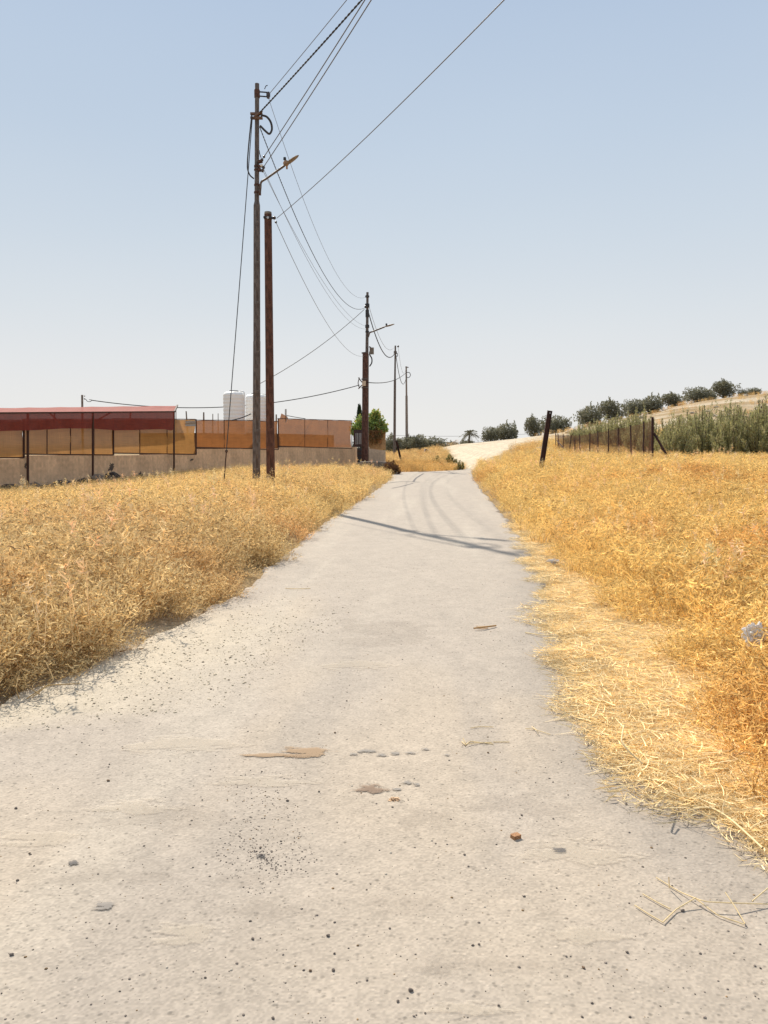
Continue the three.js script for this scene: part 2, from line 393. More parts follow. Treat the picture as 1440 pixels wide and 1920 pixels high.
const NET_SCREENS = [
  ['ochre shade net screen on the wall left of the first canopy post', M.tanNet, -130, 45, 859, 858, 788, 788, []],
  ['ochre shade net screen with three uprights behind the middle canopy post', M.tanNet, 45.2, 213, 851.5, 853, 786, 786, [89, 133, 177]],
  ['ochre shade net screen beside the right canopy post, with a wrinkled patch', M.tanNet, 213.2, 368, 849.5, 852, 785, 786, [263, 314]],
  ['brown shade net screen between the red canopy and the two near poles', M.brownNet, 368.2, 475, 839, 841, 787.5, 788, [421]],
  ['narrow brown shade net screen showing between the two near poles', M.brownNet, 475.2, 522, 842, 843, 789, 790, []],
  ['brown shade net screen right of the rusty pole, reaching the gate', M.brownNet, 522.2, 660, 836.5, 841, 784.5, 788.5, [572, 615]],
];
NET_SCREENS.forEach(([label, mat, x0, x1, b0, b1, t0, t1, ups], k) => {
  const A = onWall(x0, b0, -.06), B = onWall(x1, b1, -.06), A1 = onWall(x0, t0, -.06), B1 = onWall(x1, t1, -.06);
  const t = thing('net_screen', label, 'net screen', V((A.x + B.x) / 2, Math.min(A.y, B.y), (A.z + B.z) / 2));
  part('shade_net', net(A, B, A1, B1, .16, k * 3.7), mat, t);
  const o = WN.clone().multiplyScalar(.05);
  part('bottom_rail', bar(A.clone().add(o), B.clone().add(o), .05), M.frame, t);
  part('top_rail', bar(A1.clone(), B1.clone(), .035), M.frame, t);
  part('end_post', bar(A.clone().add(o), A1.clone().add(o), .045), M.frame, t);
  part('end_post', bar(B.clone().add(o), B1.clone().add(o), .06), M.frame, t);
  for (const u of ups) { const f = (u - x0) / (x1 - x0); part('upright', bar(onWall(u, lerp(b0, b1, f), -.02), onWall(u, lerp(t0, t1, f), -.02), .03), M.frame, t); }
  if (k === 2) { const c = onWall(358, 795, .02); part('wrinkled_patch', net(onWall(347, 799, .03), onWall(366, 799, .03), onWall(347, 789, .03), onWall(366, 789, .03), .1, 9), std([.34, .29, .25], .8, { side: THREE.DoubleSide }), t); }
  if (k === 5) {                                               // a loose corner of net and a stub of post above it
    const a = onWall(526, 785, -.05), b = onWall(542, 786, -.05), c = onWall(529, 775, -.05), d = onWall(540, 781, -.05);
    part('loose_net_corner', rawGeo([...a.toArray(), ...b.toArray(), ...c.toArray(), ...d.toArray()], [0, 1, 3, 0, 3, 2], [0, 0, 1, 0, 0, 1, 1, 1]), M.brownNet, t);
    part('post_stub', bar(onWall(538.5, 790, -.1), onWall(538.5, 767, -.1), .1), M.galv, t);
    part('tie_rope', tube([onWall(540, 779, -.1), onWall(556, 782, -.1), onWall(575, 785, -.1)], .02, 12), M.cable, t);
  }
  if (k === 3) part('tie_rope', tube([onWall(437, 788, -.05), onWall(455, 783, -.05), onWall(472, 776, -.05)], .03, 12), M.cable, t);
});

// ------------------------------------------------------------------ red canopy in front of the wall
{
  const t = thing('shade_canopy', 'red shade net canopy with hanging front valance on thin dark posts', 'canopy', V(-12, 0, -33));
  const px = [-130, -60, 0, 44, 105, 166, 215, 270, 319];
  const yF = p => lerp(774.5, 772, (p - 0) / 319), yB = p => lerp(764, 760.5, p / 319), drop = [[-130, 812], [0, 808], [60, 806.5], [105, 803.5], [166, 803.5], [205, 807], [240, 806.5], [295, 804.5], [312, 807.5], [319, 805]];
  const front = p => onWall(p, yF(p), .25), backOff = P(325, 760, 42).sub(P(319, 772, 38.6));
  const roof = [], uvr = [], ir = [], val = [], uvv = [], iv = [], NP = 60, NV = 5;
  for (let i = 0; i <= NP; i++) {
    const p = lerp(px[0], 319, i / NP), f = front(p), D = -f.z - backOff.z, b = V(f.x + backOff.x, P(p, yB(p), D).y, -D);
    for (let j = 0; j <= 4; j++) { const q = f.clone().lerp(b, j / 4); q.y -= .03 * Math.sin(Math.PI * j / 4) * (1 + .4 * Math.sin(i * .7)) + (j === 4 ? .015 * Math.abs(Math.sin(i * .35)) : 0); roof.push(q.x, q.y, q.z); uvr.push(i * .35, j * .8); }
    for (let j = 0; j <= NV; j++) { const q = onWall(p, lerp(yF(p) + .6, table(drop, p), j / NV), .26 + .08 * Math.sin(i * .9) * j / NV); val.push(q.x, q.y, q.z); uvv.push(i * .35, j * .2); }
    if (i) {
      for (let j = 0; j < 4; j++) { const a = i * 5 + j; ir.push(a - 5, a, a - 4, a, a + 1, a - 4); }
      for (let j = 0; j < NV; j++) { const a = i * (NV + 1) + j; iv.push(a - NV - 1, a - NV, a, a, a - NV, a + 1); }
    }
  }
  part('roof_net', rawGeo(roof, ir, uvr), M.redRoof, t);
  part('valance', rawGeo(val, iv, uvv), M.redNet, t);
  part('front_pipe', bar(front(-130), front(319), .06), M.frame, t);
  part('end_edge', bar(front(319), front(319).add(backOff), .07), M.darkRust, t);
  for (const [p, yb] of [[43.5, 926], [166, 916], [319, 908]]) part('post', bar(onWall(p, yb, .22), onWall(p, yF(p), .22), .07), M.frame, t);
  for (const [p, q] of [[98, 128], [214, 168], [250, 250], [108, 108]]) part('brace', bar(front(p).addScaledVector(WN, -.4), onWall(q, 800, -.2), .045), M.frame, t);
}

// ------------------------------------------------------------------ flat-roofed store and tanks behind the wall
{
  const off = -4.2, h = 2.35;
  const b = thing('store_building', 'low brown flat roofed store behind the net screens, reinforcing bars standing on its roof', 'building', V(-9.5, 0, -48));
  part('wall', wallBlock(492, 606, h, -.3, 4.5, off), M.brownBuild, b);
  part('wall', wallBlock(630, 716, h + .1, -.3, 4.5, off - .1), M.brownBuild, b);
  for (const [px, y0, y1, r] of [[330, 768, 790, .03], [352, 771, 790, .05], [382, 773, 790, .06], [399, 776, 790, .035], [409, 775, 790, .03], [497, 772, 790, .07], [518, 777, 790, .07]])
    part('rebar', cyl(P(px, 815, wallD(px) + 5), P(px + (px === 352 ? -3 : 0), y0, wallD(px) + 5), r, r * .7, 6), M.concrete, b);
}
function tank(px, top, D, r, label) {
  const c = P(px, top, D), base = 2.34, t = thing('water_tank', label, 'water tank', V(c.x, base, c.z), 'white roof water tanks');
  const hgt = c.y - base, pts = [], n = 70;
  pts.push(new THREE.Vector2(.001, 0));
  for (let i = 0; i <= n; i++) { const f = i / n; const y = f * hgt * .9; pts.push(new THREE.Vector2(r * (1 + .011 * Math.sin(f * 10 * Math.PI * 2)), y)); }
  for (let i = 1; i <= 8; i++) { const a = i / 8 * Math.PI / 2; pts.push(new THREE.Vector2(r * (.55 + .45 * Math.cos(a)), hgt * (.9 + .09 * Math.sin(a)))); }
  pts.push(new THREE.Vector2(.001, hgt * .99));
  part('tank_body', new THREE.LatheGeometry(pts, 40).translate(c.x, base, c.z), M.tank, t);
  part('lid', new THREE.CylinderGeometry(r * .42, r * .45, .07, 24).translate(c.x, c.y + .02, c.z), std([.25, .25, .25], .7), t);
  part('pipe', tube([V(c.x + r * 1.02, base, c.z + .3), V(c.x + r * 1.05, c.y - .5, c.z + .3), V(c.x + r * 1.0, c.y - .05, c.z + .25), V(c.x + r * .6, c.y + .03, c.z + .1)], .035, 30), M.white, t);
}
tank(438.5, 734, 50, .66, 'white ribbed water tank standing left of the grey pole');
tank(480, 739, 52, .68, 'white ribbed water tank half hidden behind the grey pole');

// ------------------------------------------------------------------ gate, stone pier and end wall beyond the net screens
{
  const D = 61, t = thing('metal_gate', 'narrow dark metal gate with a barred top between pale jambs', 'gate', V(P(676, 865, D).x, 0, -D));
  const box = (x0, x1, y0, y1, d, th) => { const a = P(x0, y1, d), b = P(x1, y0, d); return new THREE.BoxGeometry(b.x - a.x, b.y - a.y, th).translate((a.x + b.x) / 2, (a.y + b.y) / 2, -d - th / 2); };
  part('jamb', box(665, 669.5, 838, 880, D - .1, .25), M.palePlaster, t);
  part('jamb', box(688, 693, 838, 880, D - .1, .25), M.palePlaster, t);
  part('door_leaf', box(669.5, 688, 840, 880, D, .06), std([.03, .027, .03], .6), t);
  for (const y of [845, 853]) part('door_rail', box(669.5, 688, y, y + 1.5, D - .05, .05), M.frame, t);
  part('dark_panel', box(663, 690, 806, 838, D + .5, .06), std([.05, .025, .025], .7), t);
  for (const x of [667.5, 670.5, 673.5, 676.5]) part('grille_bar', cyl(P(x, 833, D + .3), P(x, 812, D + .3), .028, .028, 6), M.galv, t);
  part('grille_rail', bar(P(665, 812, D + .3), P(681, 812, D + .3), .06), M.galv, t);
  const w = thing('stone_pier', 'tan rubble stone pier hung with dry vines above the end wall', 'wall', V(P(709, 842, D + 1).x, 0, -D - 1));
  const top = [[692, 806], [700, 804.5], [708, 803], [716, 802], [722, 806]], shp = new THREE.Shape(), a = P(692, 842, D + 1);
  shp.moveTo(0, 0); for (const [x, y] of top) { const p = P(x, y, D + 1); shp.lineTo(p.x - a.x, p.y - a.y); } { const p = P(722.5, 842, D + 1); shp.lineTo(p.x - a.x, 0); }
  part('pier_wall', new THREE.ExtrudeGeometry(shp, { depth: .5, bevelEnabled: true, bevelSize: .04, bevelThickness: .04, bevelSegments: 1 }).translate(a.x, a.y, -D - 1.5), M.stoneWall, w);
  const e = thing('end_wall', 'short pale plastered wall under the stone pier at the end of the boundary', 'wall', V(P(708, 867, D).x, 0, -D));
  const p0 = P(692, 841, D - .2), p1 = P(723, 845, D - .2);
  const sh2 = new THREE.Shape(); sh2.moveTo(0, -.4 - p0.y); sh2.lineTo(p1.x - p0.x, -.4 - p0.y); sh2.lineTo(p1.x - p0.x, p1.y - p0.y); sh2.lineTo(0, 0);
  part('wall_face', new THREE.ExtrudeGeometry(sh2, { depth: .9, bevelEnabled: false }).translate(p0.x, p0.y, -D - .55), M.palePlaster, e);
}
// concrete block at the foot of the third pole
{
  const D = 54.5, a = P(668, 867, D), b = P(731, 867, D), t = thing('concrete_block', 'weathered grey concrete block lying at the foot of the brown pole', 'concrete block', V((a.x + b.x) / 2, 0, -D));
  const L = b.x - a.x, s = new THREE.Shape(); s.moveTo(-L / 2, -.3); s.lineTo(L / 2, -.3); s.lineTo(L / 2, a.y - .04); s.lineTo(L / 2 - .35, a.y); s.lineTo(-L / 2 + .3, a.y + .02); s.lineTo(-L / 2, a.y - .1);
  part('block_body', new THREE.ExtrudeGeometry(s, { depth: 1.1, bevelEnabled: true, bevelSize: .03, bevelThickness: .03, bevelSegments: 1 }).translate((a.x + b.x) / 2, 0, -D - 1.1), M.concrete, t);
}

// ------------------------------------------------------------------ utility poles
const ring = (c, r, h) => new THREE.CylinderGeometry(r, r, h, 14).translate(c.x, c.y, c.z);
function lampArm(t, foot, bend, neck, tip, s, mat) {
  const arm = part('lamp_arm', tube([foot, foot.clone().lerp(bend, .6), bend, bend.clone().lerp(neck, .25), neck], .035 * s, 30, 8), mat, t);
  const d = tip.clone().sub(neck).normalize(), up = V(0, 1, 0).addScaledVector(d, -d.y).normalize(), side = d.clone().cross(up);
  const L = tip.distanceTo(neck), g = new THREE.SphereGeometry(1, 20, 12).scale(L * .58, .028 * s, .10 * s);
  g.applyMatrix4(new THREE.Matrix4().makeBasis(d, up, side)); const m = neck.clone().lerp(tip, .55); g.translate(m.x, m.y, m.z);
  const head = part('lamp_head', g, M.paleSteel, t);
  return { d, up, arm, head };
}
{
  const D = 25, t = thing('utility_pole', 'tall grey stepped steel pole nearest on the left, with street lamp arm and cable loops', 'utility pole', V(P(481, 900, D).x, .1, -D));
  const b = P(481, 985, D), s = P(481.5, 385, D), s2 = P(481.5, 640, D), top = P(482, 157, D); b.y = -.3;
  part('lower_shaft', cyl(b, s2, .125, .113, 12), M.steel, t);
  part('middle_shaft', [cyl(s2, s, .108, .1, 12), cyl(s, P(481.6, 377, D), .1, .073, 12)], M.steel, t);
  part('upper_shaft', cyl(P(481.6, 377, D), top, .073, .065, 12), M.steel, t);
  const c1 = P(481.8, 221, D);
  part('clamp', [ring(c1, .1, .05), ring(c1.clone().add(V(0, .11, 0)), .1, .05), new THREE.BoxGeometry(.36, .06, .1).translate(c1.x, c1.y + .08, c1.z + .09), new THREE.BoxGeometry(.36, .06, .1).translate(c1.x, c1.y - .04, c1.z + .09), cyl(P(477, 218, 24.85), P(492, 208, 24.85), .035, .03, 8)], std([.16, .10, .075], .8), t);
  const br = part('top_bracket', [bar(P(484, 172, D), P(504, 173.5, D), .03), bar(P(484, 180, D), P(502, 181.5, D), .03), bar(P(504, 172, D), P(504, 184, D), .03)], M.black, t);
  part('insulator', [ring(P(503, 177.5, D), .06, .1), ring(P(503, 181, D), .045, .1)], M.porcelain, br);
  part('top_band', ring(P(482, 176, D), .085, .22), M.rustBrown, t);
  const mid = part('cable_bracket', [ring(P(482, 312, D), .092, .05), ring(P(482, 318.5, D), .092, .04), bar(P(484, 304, 24.9), P(492, 302, 24.9), .08), bar(P(484, 312, 24.9), P(491, 311, 24.9), .07), bar(P(484, 318, 24.9), P(489, 319, 24.9), .09)], M.rustBrown, t);
  for (const [x, y, r] of [[491, 300, .05], [495, 294, .04], [490.5, 310, .045], [494, 314, .05], [492, 320, .05]]) part('insulator', new THREE.SphereGeometry(r, 12, 8).translate(P(x, y, 24.85).x, P(x, y, 24.85).y, -24.85), (x === 490.5) ? M.white : M.porcelain, mid);
  part('cable_loop', tube([P(490, 216, 24.85), P(500, 219, 24.8), P(508, 230, 24.8), P(509.5, 244, 24.8), P(505, 251, 24.8), P(498, 246, 24.8), P(488, 236, 24.85)], .032, 50, 8), M.cable, t);
  part('hanging_cable', tube([P(472, 215, 24.85), P(470, 235, 24.8), P(466.5, 270, 24.8), P(464, 305, 24.8), P(464.5, 318, 24.8), P(469, 329, 24.8), P(476, 335, 24.88)], .02, 50, 6), M.cable, t);
  part('jumper_wire', tube([P(486, 282, 24.9), P(487, 288, 24.85), P(489.5, 296, 24.85)], .012, 12), M.cable, t);
  part('jumper_wire', tube([P(496, 167, 24.9), P(499, 161, 24.85), P(502, 160, 24.85)], .012, 12), M.cable, t);
  part('lamp_bracket', [bar(P(487.5, 345, 24.88), P(487.5, 366, 24.88), .06), ring(P(481.8, 347, D), .088, .05), ring(P(481.6, 361, D), .088, .05)], M.rustBrown, t);
  const L = lampArm(t, P(487.5, 362, 24.85), P(489.5, 342, 24.8), P(533, 311, 24.3), P(557, 293, 24.1), .9, M.steel);
  const hc = P(536.5, 306, 24.3), dome = new THREE.SphereGeometry(.09, 16, 12).scale(1, .95, .9).translate(hc.x, hc.y, hc.z);
  part('lamp_housing', [dome, new THREE.BoxGeometry(.05, .09, .05).translate(hc.x + .02, hc.y - .12, hc.z)], M.orange, L.arm);
  part('photocell', new THREE.CylinderGeometry(.04, .045, .07, 12).translate(hc.x - .04, hc.y + .13, hc.z), M.black, L.arm);
}
{
  const D = 23.8, t = thing('utility_pole', 'rust brown pole without a lamp, just right of the tall grey steel pole', 'utility pole', V(P(508, 900, D).x, .1, -D));
  const b = P(508.5, 985, D); b.y = -.3; const top = P(502.5, 402, D);
  part('shaft', cyl(b, top, .13, .108, 14), M.rust, t);
  part('cap', cyl(top, P(502.5, 397.5, D), .112, .10, 14), M.concrete, t);
  const br = part('bracket', [ring(P(502.6, 409, D), .122, .05), bar(P(494, 407, D - .1), P(514, 409, D - .1), .05)], M.black, t);
  for (const [x, y, r] of [[515, 410, .05], [518, 418, .035]]) part('insulator', new THREE.SphereGeometry(r, 12, 8).translate(P(x, y, D).x, P(x, y, D).y, -D + .08), M.porcelain, br);
  part('bolt', new THREE.CylinderGeometry(.035, .035, .05, 10).rotateX(Math.PI / 2).translate(P(503.5, 410.5, D).x, P(503, 410.5, D).y, -D + .13), M.galv, t);
}
{
  const D = 57.5, t = thing('utility_pole', 'grey lamp pole rising from behind a thick brown pole beside the gate', 'utility pole', V(P(688, 868, D).x, 0, -D));
  const b = P(687, 880, D), top = P(689, 548, D);
  b.y = -.2;
  part('lower_shaft', cyl(b, P(688, 664, D), .16, .135, 12), M.steel, t);
  part('upper_shaft', cyl(P(688, 664, D), top, .115, .085, 12), M.steel, t);
  const cl = part('clamp', [ring(P(688.6, 573, D), .16, .25), bar(P(684, 577, D - .2), P(692, 571, D - .2), .1)], M.black, t);
  for (const [y, r, h] of [[556, .15, .12], [588, .13, .5], [612, .15, .2], [622, .14, .1]]) part('band', ring(P(688.6, y, D), r, h), M.black, t);
  part('insulator', new THREE.SphereGeometry(.09, 10, 8).translate(P(686, 576, D).x, P(686, 576, D).y, -D + .25), M.porcelain, cl);
  lampArm(t, P(690.5, 632, D - .2), P(693, 624, D - .3), P(721, 613, D - .6), P(737.5, 608, D - 1.0), 1.5, M.steel);
  part('photocell', new THREE.CylinderGeometry(.06, .07, .14, 10).translate(P(724.5, 608.5, D - .7).x, P(724.5, 608.5, D - .7).y, -D + .7), M.black, t);
  const bx = P(697, 658, D - .35);
  part('junction_box', new THREE.BoxGeometry(.3, .46, .22).translate(bx.x, bx.y, bx.z), M.concrete, t);
  part('cable_loop', tube([P(692, 650, D - .3), P(695, 652, D - .3), P(693, 664, D - .3), P(697, 672, D - .3), P(697, 680, D - .3), P(693, 687, D - .2)], .05, 30), M.cable, t);
  const t2 = thing('utility_pole', 'thick brown weathered pole without a lamp, standing by the gate', 'utility pole', V(P(684, 866, D - .6).x, 0, -D + .6));
  const b2 = P(684, 866, D - .6); b2.y = -.2; const top2 = P(685, 662, D - .6);
  part('shaft', cyl(b2, top2, .24, .2, 14), M.rustBrown, t2);
  part('cap', bar(P(678, 662, D - .6), P(689, 660.5, D - .6), .09), M.steel, t2);
  const k = P(682.5, 719, D - 1);
  const brk = part('bracket', [bar(P(672, 708, D - 1), P(679, 717, D - 1), .07), bar(P(672, 729, D - 1), P(679, 722, D - 1), .07), tube([P(674, 708, D - 1), P(671.5, 718, D - 1), P(674, 728, D - 1)], .035, 16), ring(P(684.3, 727, D - .6), .25, .08), ring(P(684.3, 711, D - .6), .25, .08)], M.steel, t2);
  part('white_box', new THREE.BoxGeometry(.26, .34, .2).translate(k.x, k.y, k.z), M.palePlaster, brk);
}
{
  const D = 88, t = thing('utility_pole', 'thin dark steel pole without a lamp, beyond the gate and beside a leaning post', 'utility pole', V(P(740, 866, D).x, 0, -D));
  const b = P(739.5, 867, D), top = P(741.3, 648, D);
  part('shaft', [cyl(b, P(740.5, 712, D), .16, .135, 10), cyl(P(740.5, 712, D), top, .105, .09, 10)], M.steel, t);
  part('insulator', new THREE.SphereGeometry(.11, 10, 8).translate(P(746.5, 649.5, D).x, P(746.5, 649.5, D).y, -D), M.porcelain, t);
  part('bracket', bar(P(741, 648.5, D), P(746.5, 648.5, D), .04), M.steel, t);
  part('band', ring(P(741.1, 661, D), .17, .3), M.steel, t);
  part('cable_loop', tube([P(742, 660, D - .2), P(745, 663, D - .2), P(745, 668, D - .2), P(742, 667, D - .2)], .04, 20), M.cable, t);
}
{
  const D = 112, t = thing('utility_pole', 'farthest pale grey pole, standing against the olive trees at the road bend', 'utility pole', V(P(762.5, 862, D).x, .1, -D));
  const b = P(763, 862, D), top = P(761.6, 687, D);
  part('shaft', [cyl(b, P(762.2, 742, D), .22, .17, 10), cyl(P(762.2, 742, D), top, .13, .11, 10)], M.paleSteel, t);
  part('bracket', bar(P(760, 688, D), P(766, 689, D), .12), M.steel, t);
  part('cable_loop', tube([P(762, 698, D - .3), P(768, 699, D - .3), P(769.5, 704, D - .3), P(766, 708, D - .3), P(761, 707, D - .3)], .05, 24), M.cable, t);
}
{
  const D = 52, t = thing('utility_pole', 'small pale pole showing above the red canopy roof at far left', 'utility pole', V(P(154, 790, D).x, 0, -D));
  const b = P(154, 840, D); b.y = -.3;
  part('shaft', cyl(b, P(154, 740.5, D), .075, .07, 8), M.paleSteel, t);
  for (const y of [742.5, 748]) part('insulator', new THREE.SphereGeometry(.043, 8, 6).translate(P(158.5, y, D).x, P(158.5, y, D).y, -D), M.porcelain, t);
  part('loose_wire', tube([P(157.5, 747, D), P(161, 749, D), P(164, 752.5, D), P(169, 753, D), P(172, 750, D), P(167, 749.5, D)], .02, 24), M.cable, t);
}

// ------------------------------------------------------------------ overhead wires
const hang = (a, b, sag, n = 48) => Array.from({ length: n + 1 }, (_, i) => { const t = i / n, p = a.clone().lerp(b, t); p.y -= 4 * sag * t * (1 - t); return p; });
function wire(a, b, sag, r, mat, label, n = 48) { return solo('overhead_wire', tube(hang(a, b, sag, n), r, n * 2, 5), mat, label, 'wire'); }
function bundle(a, b, sag, r, label, pitch = .34) {
  const c = new THREE.CatmullRomCurve3(hang(a, b, sag)), L = c.getLength(), n = Math.ceil(L / pitch * 9), geos = [];
  for (let s = 0; s < 2; s++) {
    const pts = [];
    for (let i = 0; i <= n; i++) { const p = c.getPointAt(i / n), ph = i / 9 * Math.PI * 2 + s * Math.PI; pts.push(p.add(V(Math.cos(ph) * r * .75, Math.sin(ph) * r * .75, 0))); }
    geos.push(tube(pts, r, n, 5));
  }
  return solo('overhead_cable', geos, M.cable, label, 'cable');
}
// a wire that leaves over the viewer's right shoulder: its far end lies so that the wire passes a surveyed spot in the air
function towards(a, px, py, sag, D, zEnd) {
  const q = P(px, py, D), t = (q.z - a.z) / (zEnd - a.z);
  return V(a.x + (q.x - a.x) / t, a.y + (q.y + 4 * sag * t * (1 - t) - a.y) / t, zEnd);
}
{
  const a1 = P(504, 177, 25), a2 = P(486, 212, 24.9), a3 = P(493, 297, 24.8), a4 = P(495, 312, 24.8), a5 = P(519, 409, 23.7);
  wire(a1, towards(a1, 650, 0, .25, 19.6, 6), .25, .009, M.thinCable, 'thin wire from the top bracket of the near pole to the upper frame edge, leftmost');
  bundle(a2, towards(a2, 678, 0, .5, 19, 6), .5, .0145, 'thick twisted cable from the near grey pole up to the upper frame edge');
  wire(a3, towards(a3, 684, 0, .35, 16.4, 6), .35, .012, M.thinCable, 'upper of two parallel wires from the lamp bracket of the near pole');
  wire(a4, towards(a4, 696, 0, .35, 16.2, 6), .35, .012, M.thinCable, 'lower of two parallel wires from the lamp bracket of the near pole');
  wire(a5, towards(a5, 945, 0, .5, 11, 5), .5, .0085, M.thinCable, 'single long wire from the rusty pole to the upper frame edge, rightmost');
  wire(P(503, 182, 25), P(688, 556, 57.5), 1.9, .007, M.thinCable, 'thinnest wire hanging from the near pole to the top of the second lamp pole');
  bundle(P(487, 238, 24.9), P(684, 577, 57.4), 1.75, .0095, 'thick twisted cable sagging from the near pole to the second lamp pole');
  wire(P(492, 318, 24.85), P(688, 612, 57.4), 1.0, .0068, M.thinCable, 'left of two close wires from the near lamp bracket to the second lamp pole');
  wire(P(494, 316, 24.85), P(688, 617, 57.4), 1.25, .0068, M.thinCable, 'right of two close wires from the near lamp bracket to the second lamp pole');
  wire(P(518, 418, 23.7), P(684, 667, 56.8), 1.15, .0085, M.thinCable, 'thin wire sagging from the rusty pole to the thick brown pole');
  wire(P(478, 724, 46), P(683, 580, 57.3), .35, .022, M.thinCable, 'straight service wire rising from the tanks to the second lamp pole');
  bundle(P(690, 582, 57.5), P(741, 661, 88), 1.6, .026, 'thick cable sagging between the second lamp pole and the thin dark pole', .7);
  wire(P(691, 571, 57.5), P(740, 650, 88), 1.4, .014, M.thinCable, 'thin wire between the second lamp pole and the thin dark pole');
  wire(P(742, 663, 88), P(762, 706, 112), 2.0, .035, M.cable, 'sagging cable between the thin dark pole and the farthest pole');
  wire(P(746.5, 650, 88), P(761, 690, 112), 1.6, .014, M.thinCable, 'thin wire between the thin dark pole and the farthest pole');
  wire(P(689, 717, 56.5), P(762, 698, 112), .5, .035, M.cable, 'cable from the white box on the brown pole to the farthest pole');
  wire(P(172, 750.5, 52), P(674, 722, 56.4), .95, .03, M.cable, 'long low cable crossing behind the tanks to the thick brown pole');
  wire(P(700, 815, 300), P(1100, 805, 330), 1.5, .06, M.thinCable, 'upper of two far wires low over the road bend');
  wire(P(700, 829, 300), P(1100, 818, 330), 1.2, .06, M.thinCable, 'lower of two far wires low over the road bend');
}
{
  const a = P(473, 222, 24.85), k = P(424.5, 846, 23.5), g = P(416, 912, 23.3); g.y = -.1;
  const t = thing('guy_wire', 'guy wire stretched from the near pole top down to the verge, with an eye', 'guy wire', g);
  part('stay_strand', tube(hang(a, k, .05, 20), .013, 40, 6), M.cable, t);
  part('eye', new THREE.TorusGeometry(.035, .012, 8, 16).translate(k.x, k.y, k.z), M.frame, t);
  part('anchor_rod', cyl(k, g, .018, .022, 8), M.frame, t);
}

// ------------------------------------------------------------------ fence and leaning posts on the right
function fenceAt(px) { const s = (px - 720) / F, t = (11.1 - 33 * s) / (27 * s - 1.8); return 33 + 27 * t; }
{
  const t = thing('wire_fence', 'rusty wire mesh fence with thin leaning posts and a braced corner post', 'fence', V(12, .6, -45));
  const posts = [[1042, 813, 0], [1046, 813, 3], [1056, 814, 0], [1071, 815, -5], [1078, 822, 0], [1087, 815, 1], [1106, 812, 0], [1121, 808, 1], [1141, 804, 0], [1159, 802, 2], [1182, 797, 3], [1207, 790, 0]];
  for (const [px, y, lean] of posts) {
    const D = fenceAt(px), top = P(px, y, D), base = P(px + lean, 856, D); base.y = H(base.x, base.z) - .2;
    part('post', bar(base, top, .055, .05), M.darkRust, t);
  }
  const D = fenceAt(1223), b = P(1224, 860, D); b.y = H(b.x, b.z) - .3;
  part('corner_post', cyl(b, P(1223.5, 782, D), .052, .052, 10), M.darkRust, t);
  const e = P(1266, 856, D - .6); e.y = H(e.x, e.z) - .05;
  part('brace', bar(P(1226, 812, D), e, .07), M.darkRust, t);
  part('brace', bar(P(1044, 826, fenceAt(1044)), P(1068, 852, fenceAt(1068)), .05), M.darkRust, t);
  // woven mesh
  const pos = [], idx = [], A = 1042, B = 1223, topY = [[1042, 816], [1087, 817], [1121, 811], [1160, 804], [1207, 793], [1223, 789]];
  const q0 = P(A, 850, fenceAt(A)), q1 = P(B, 850, fenceAt(B)), L = Math.hypot(q1.x - q0.x, q1.z - q0.z), dir = V(q1.x - q0.x, 0, q1.z - q0.z).normalize();
  const pt = (s, v) => { const x = q0.x + dir.x * s, z = q0.z + dir.z * s, px = 720 + F * x / -z; const h0 = H(x, z) + .05, h1 = P(px, table(topY, px), -z).y; return V(x, lerp(h0, h1, v), z); };
  const strand = (a, b, w) => { const k = pos.length / 3, n = dir.clone().multiplyScalar(w / 2), o = V(-dir.z, 0, dir.x).multiplyScalar(w / 2); for (const p of [a, b]) pos.push(p.x - n.x, p.y, p.z - n.z, p.x + n.x, p.y, p.z + n.z, p.x - o.x, p.y + .001, p.z - o.z, p.x + o.x, p.y + .001, p.z + o.z); idx.push(k, k + 1, k + 4, k + 1, k + 5, k + 4, k + 2, k + 3, k + 6, k + 3, k + 7, k + 6); };
  for (let s = 0; s < L; s += .075) { strand(pt(s, 0), pt(Math.min(L, s + 1.2), 1), .0045); strand(pt(Math.min(L, s + 1.2), 0), pt(s, 1), .0045); }
  const mesh = part('wire_mesh', rawGeo(pos, idx), std([.30, .16, .11], .9), t); mesh.userData.kind = 'stuff';
}
function leaningPost(x0, y0, x1, y1, D, w, name, label) {
  const a = P(x0, y0, D), b = P(x1, y1, D), d = b.clone().sub(a); a.addScaledVector(d, (H(a.x, a.z) - .1 - a.y) / d.y); const L = a.distanceTo(b);
  const t = thing(name, label, 'post', a);
  const s = new THREE.Shape(); s.moveTo(-w / 2, 0); s.lineTo(w / 2, 0); s.lineTo(w / 2, L); s.lineTo(-w / 2, L); s.closePath();
  const hole = new THREE.Path(); hole.absarc(w * .12, L - w * .55, w * .09, 0, Math.PI * 2); s.holes.push(hole);
  const m = new THREE.Matrix4().makeRotationZ(-Math.atan2(d.x, d.y)).setPosition(a);
  part('web', new THREE.ExtrudeGeometry(s, { depth: .014, bevelEnabled: false, curveSegments: 10 }).translate(0, 0, -.007).applyMatrix4(m), M.darkRust, t);
  for (const k of [-1, 1]) part('flange', new THREE.BoxGeometry(.014, L, .1).translate(k * (w / 2 + .0045), L / 2, 0).applyMatrix4(m), M.darkRust, t);
}
leaningPost(1018, 856, 1031, 770, 32, .165, 'steel_post', 'dark rusty steel post with a bolt hole, leaning right beside the verge fence');
leaningPost(754, 872, 743, 826, 66, .15, 'steel_post', 'dark steel post leaning left against the thin far pole');

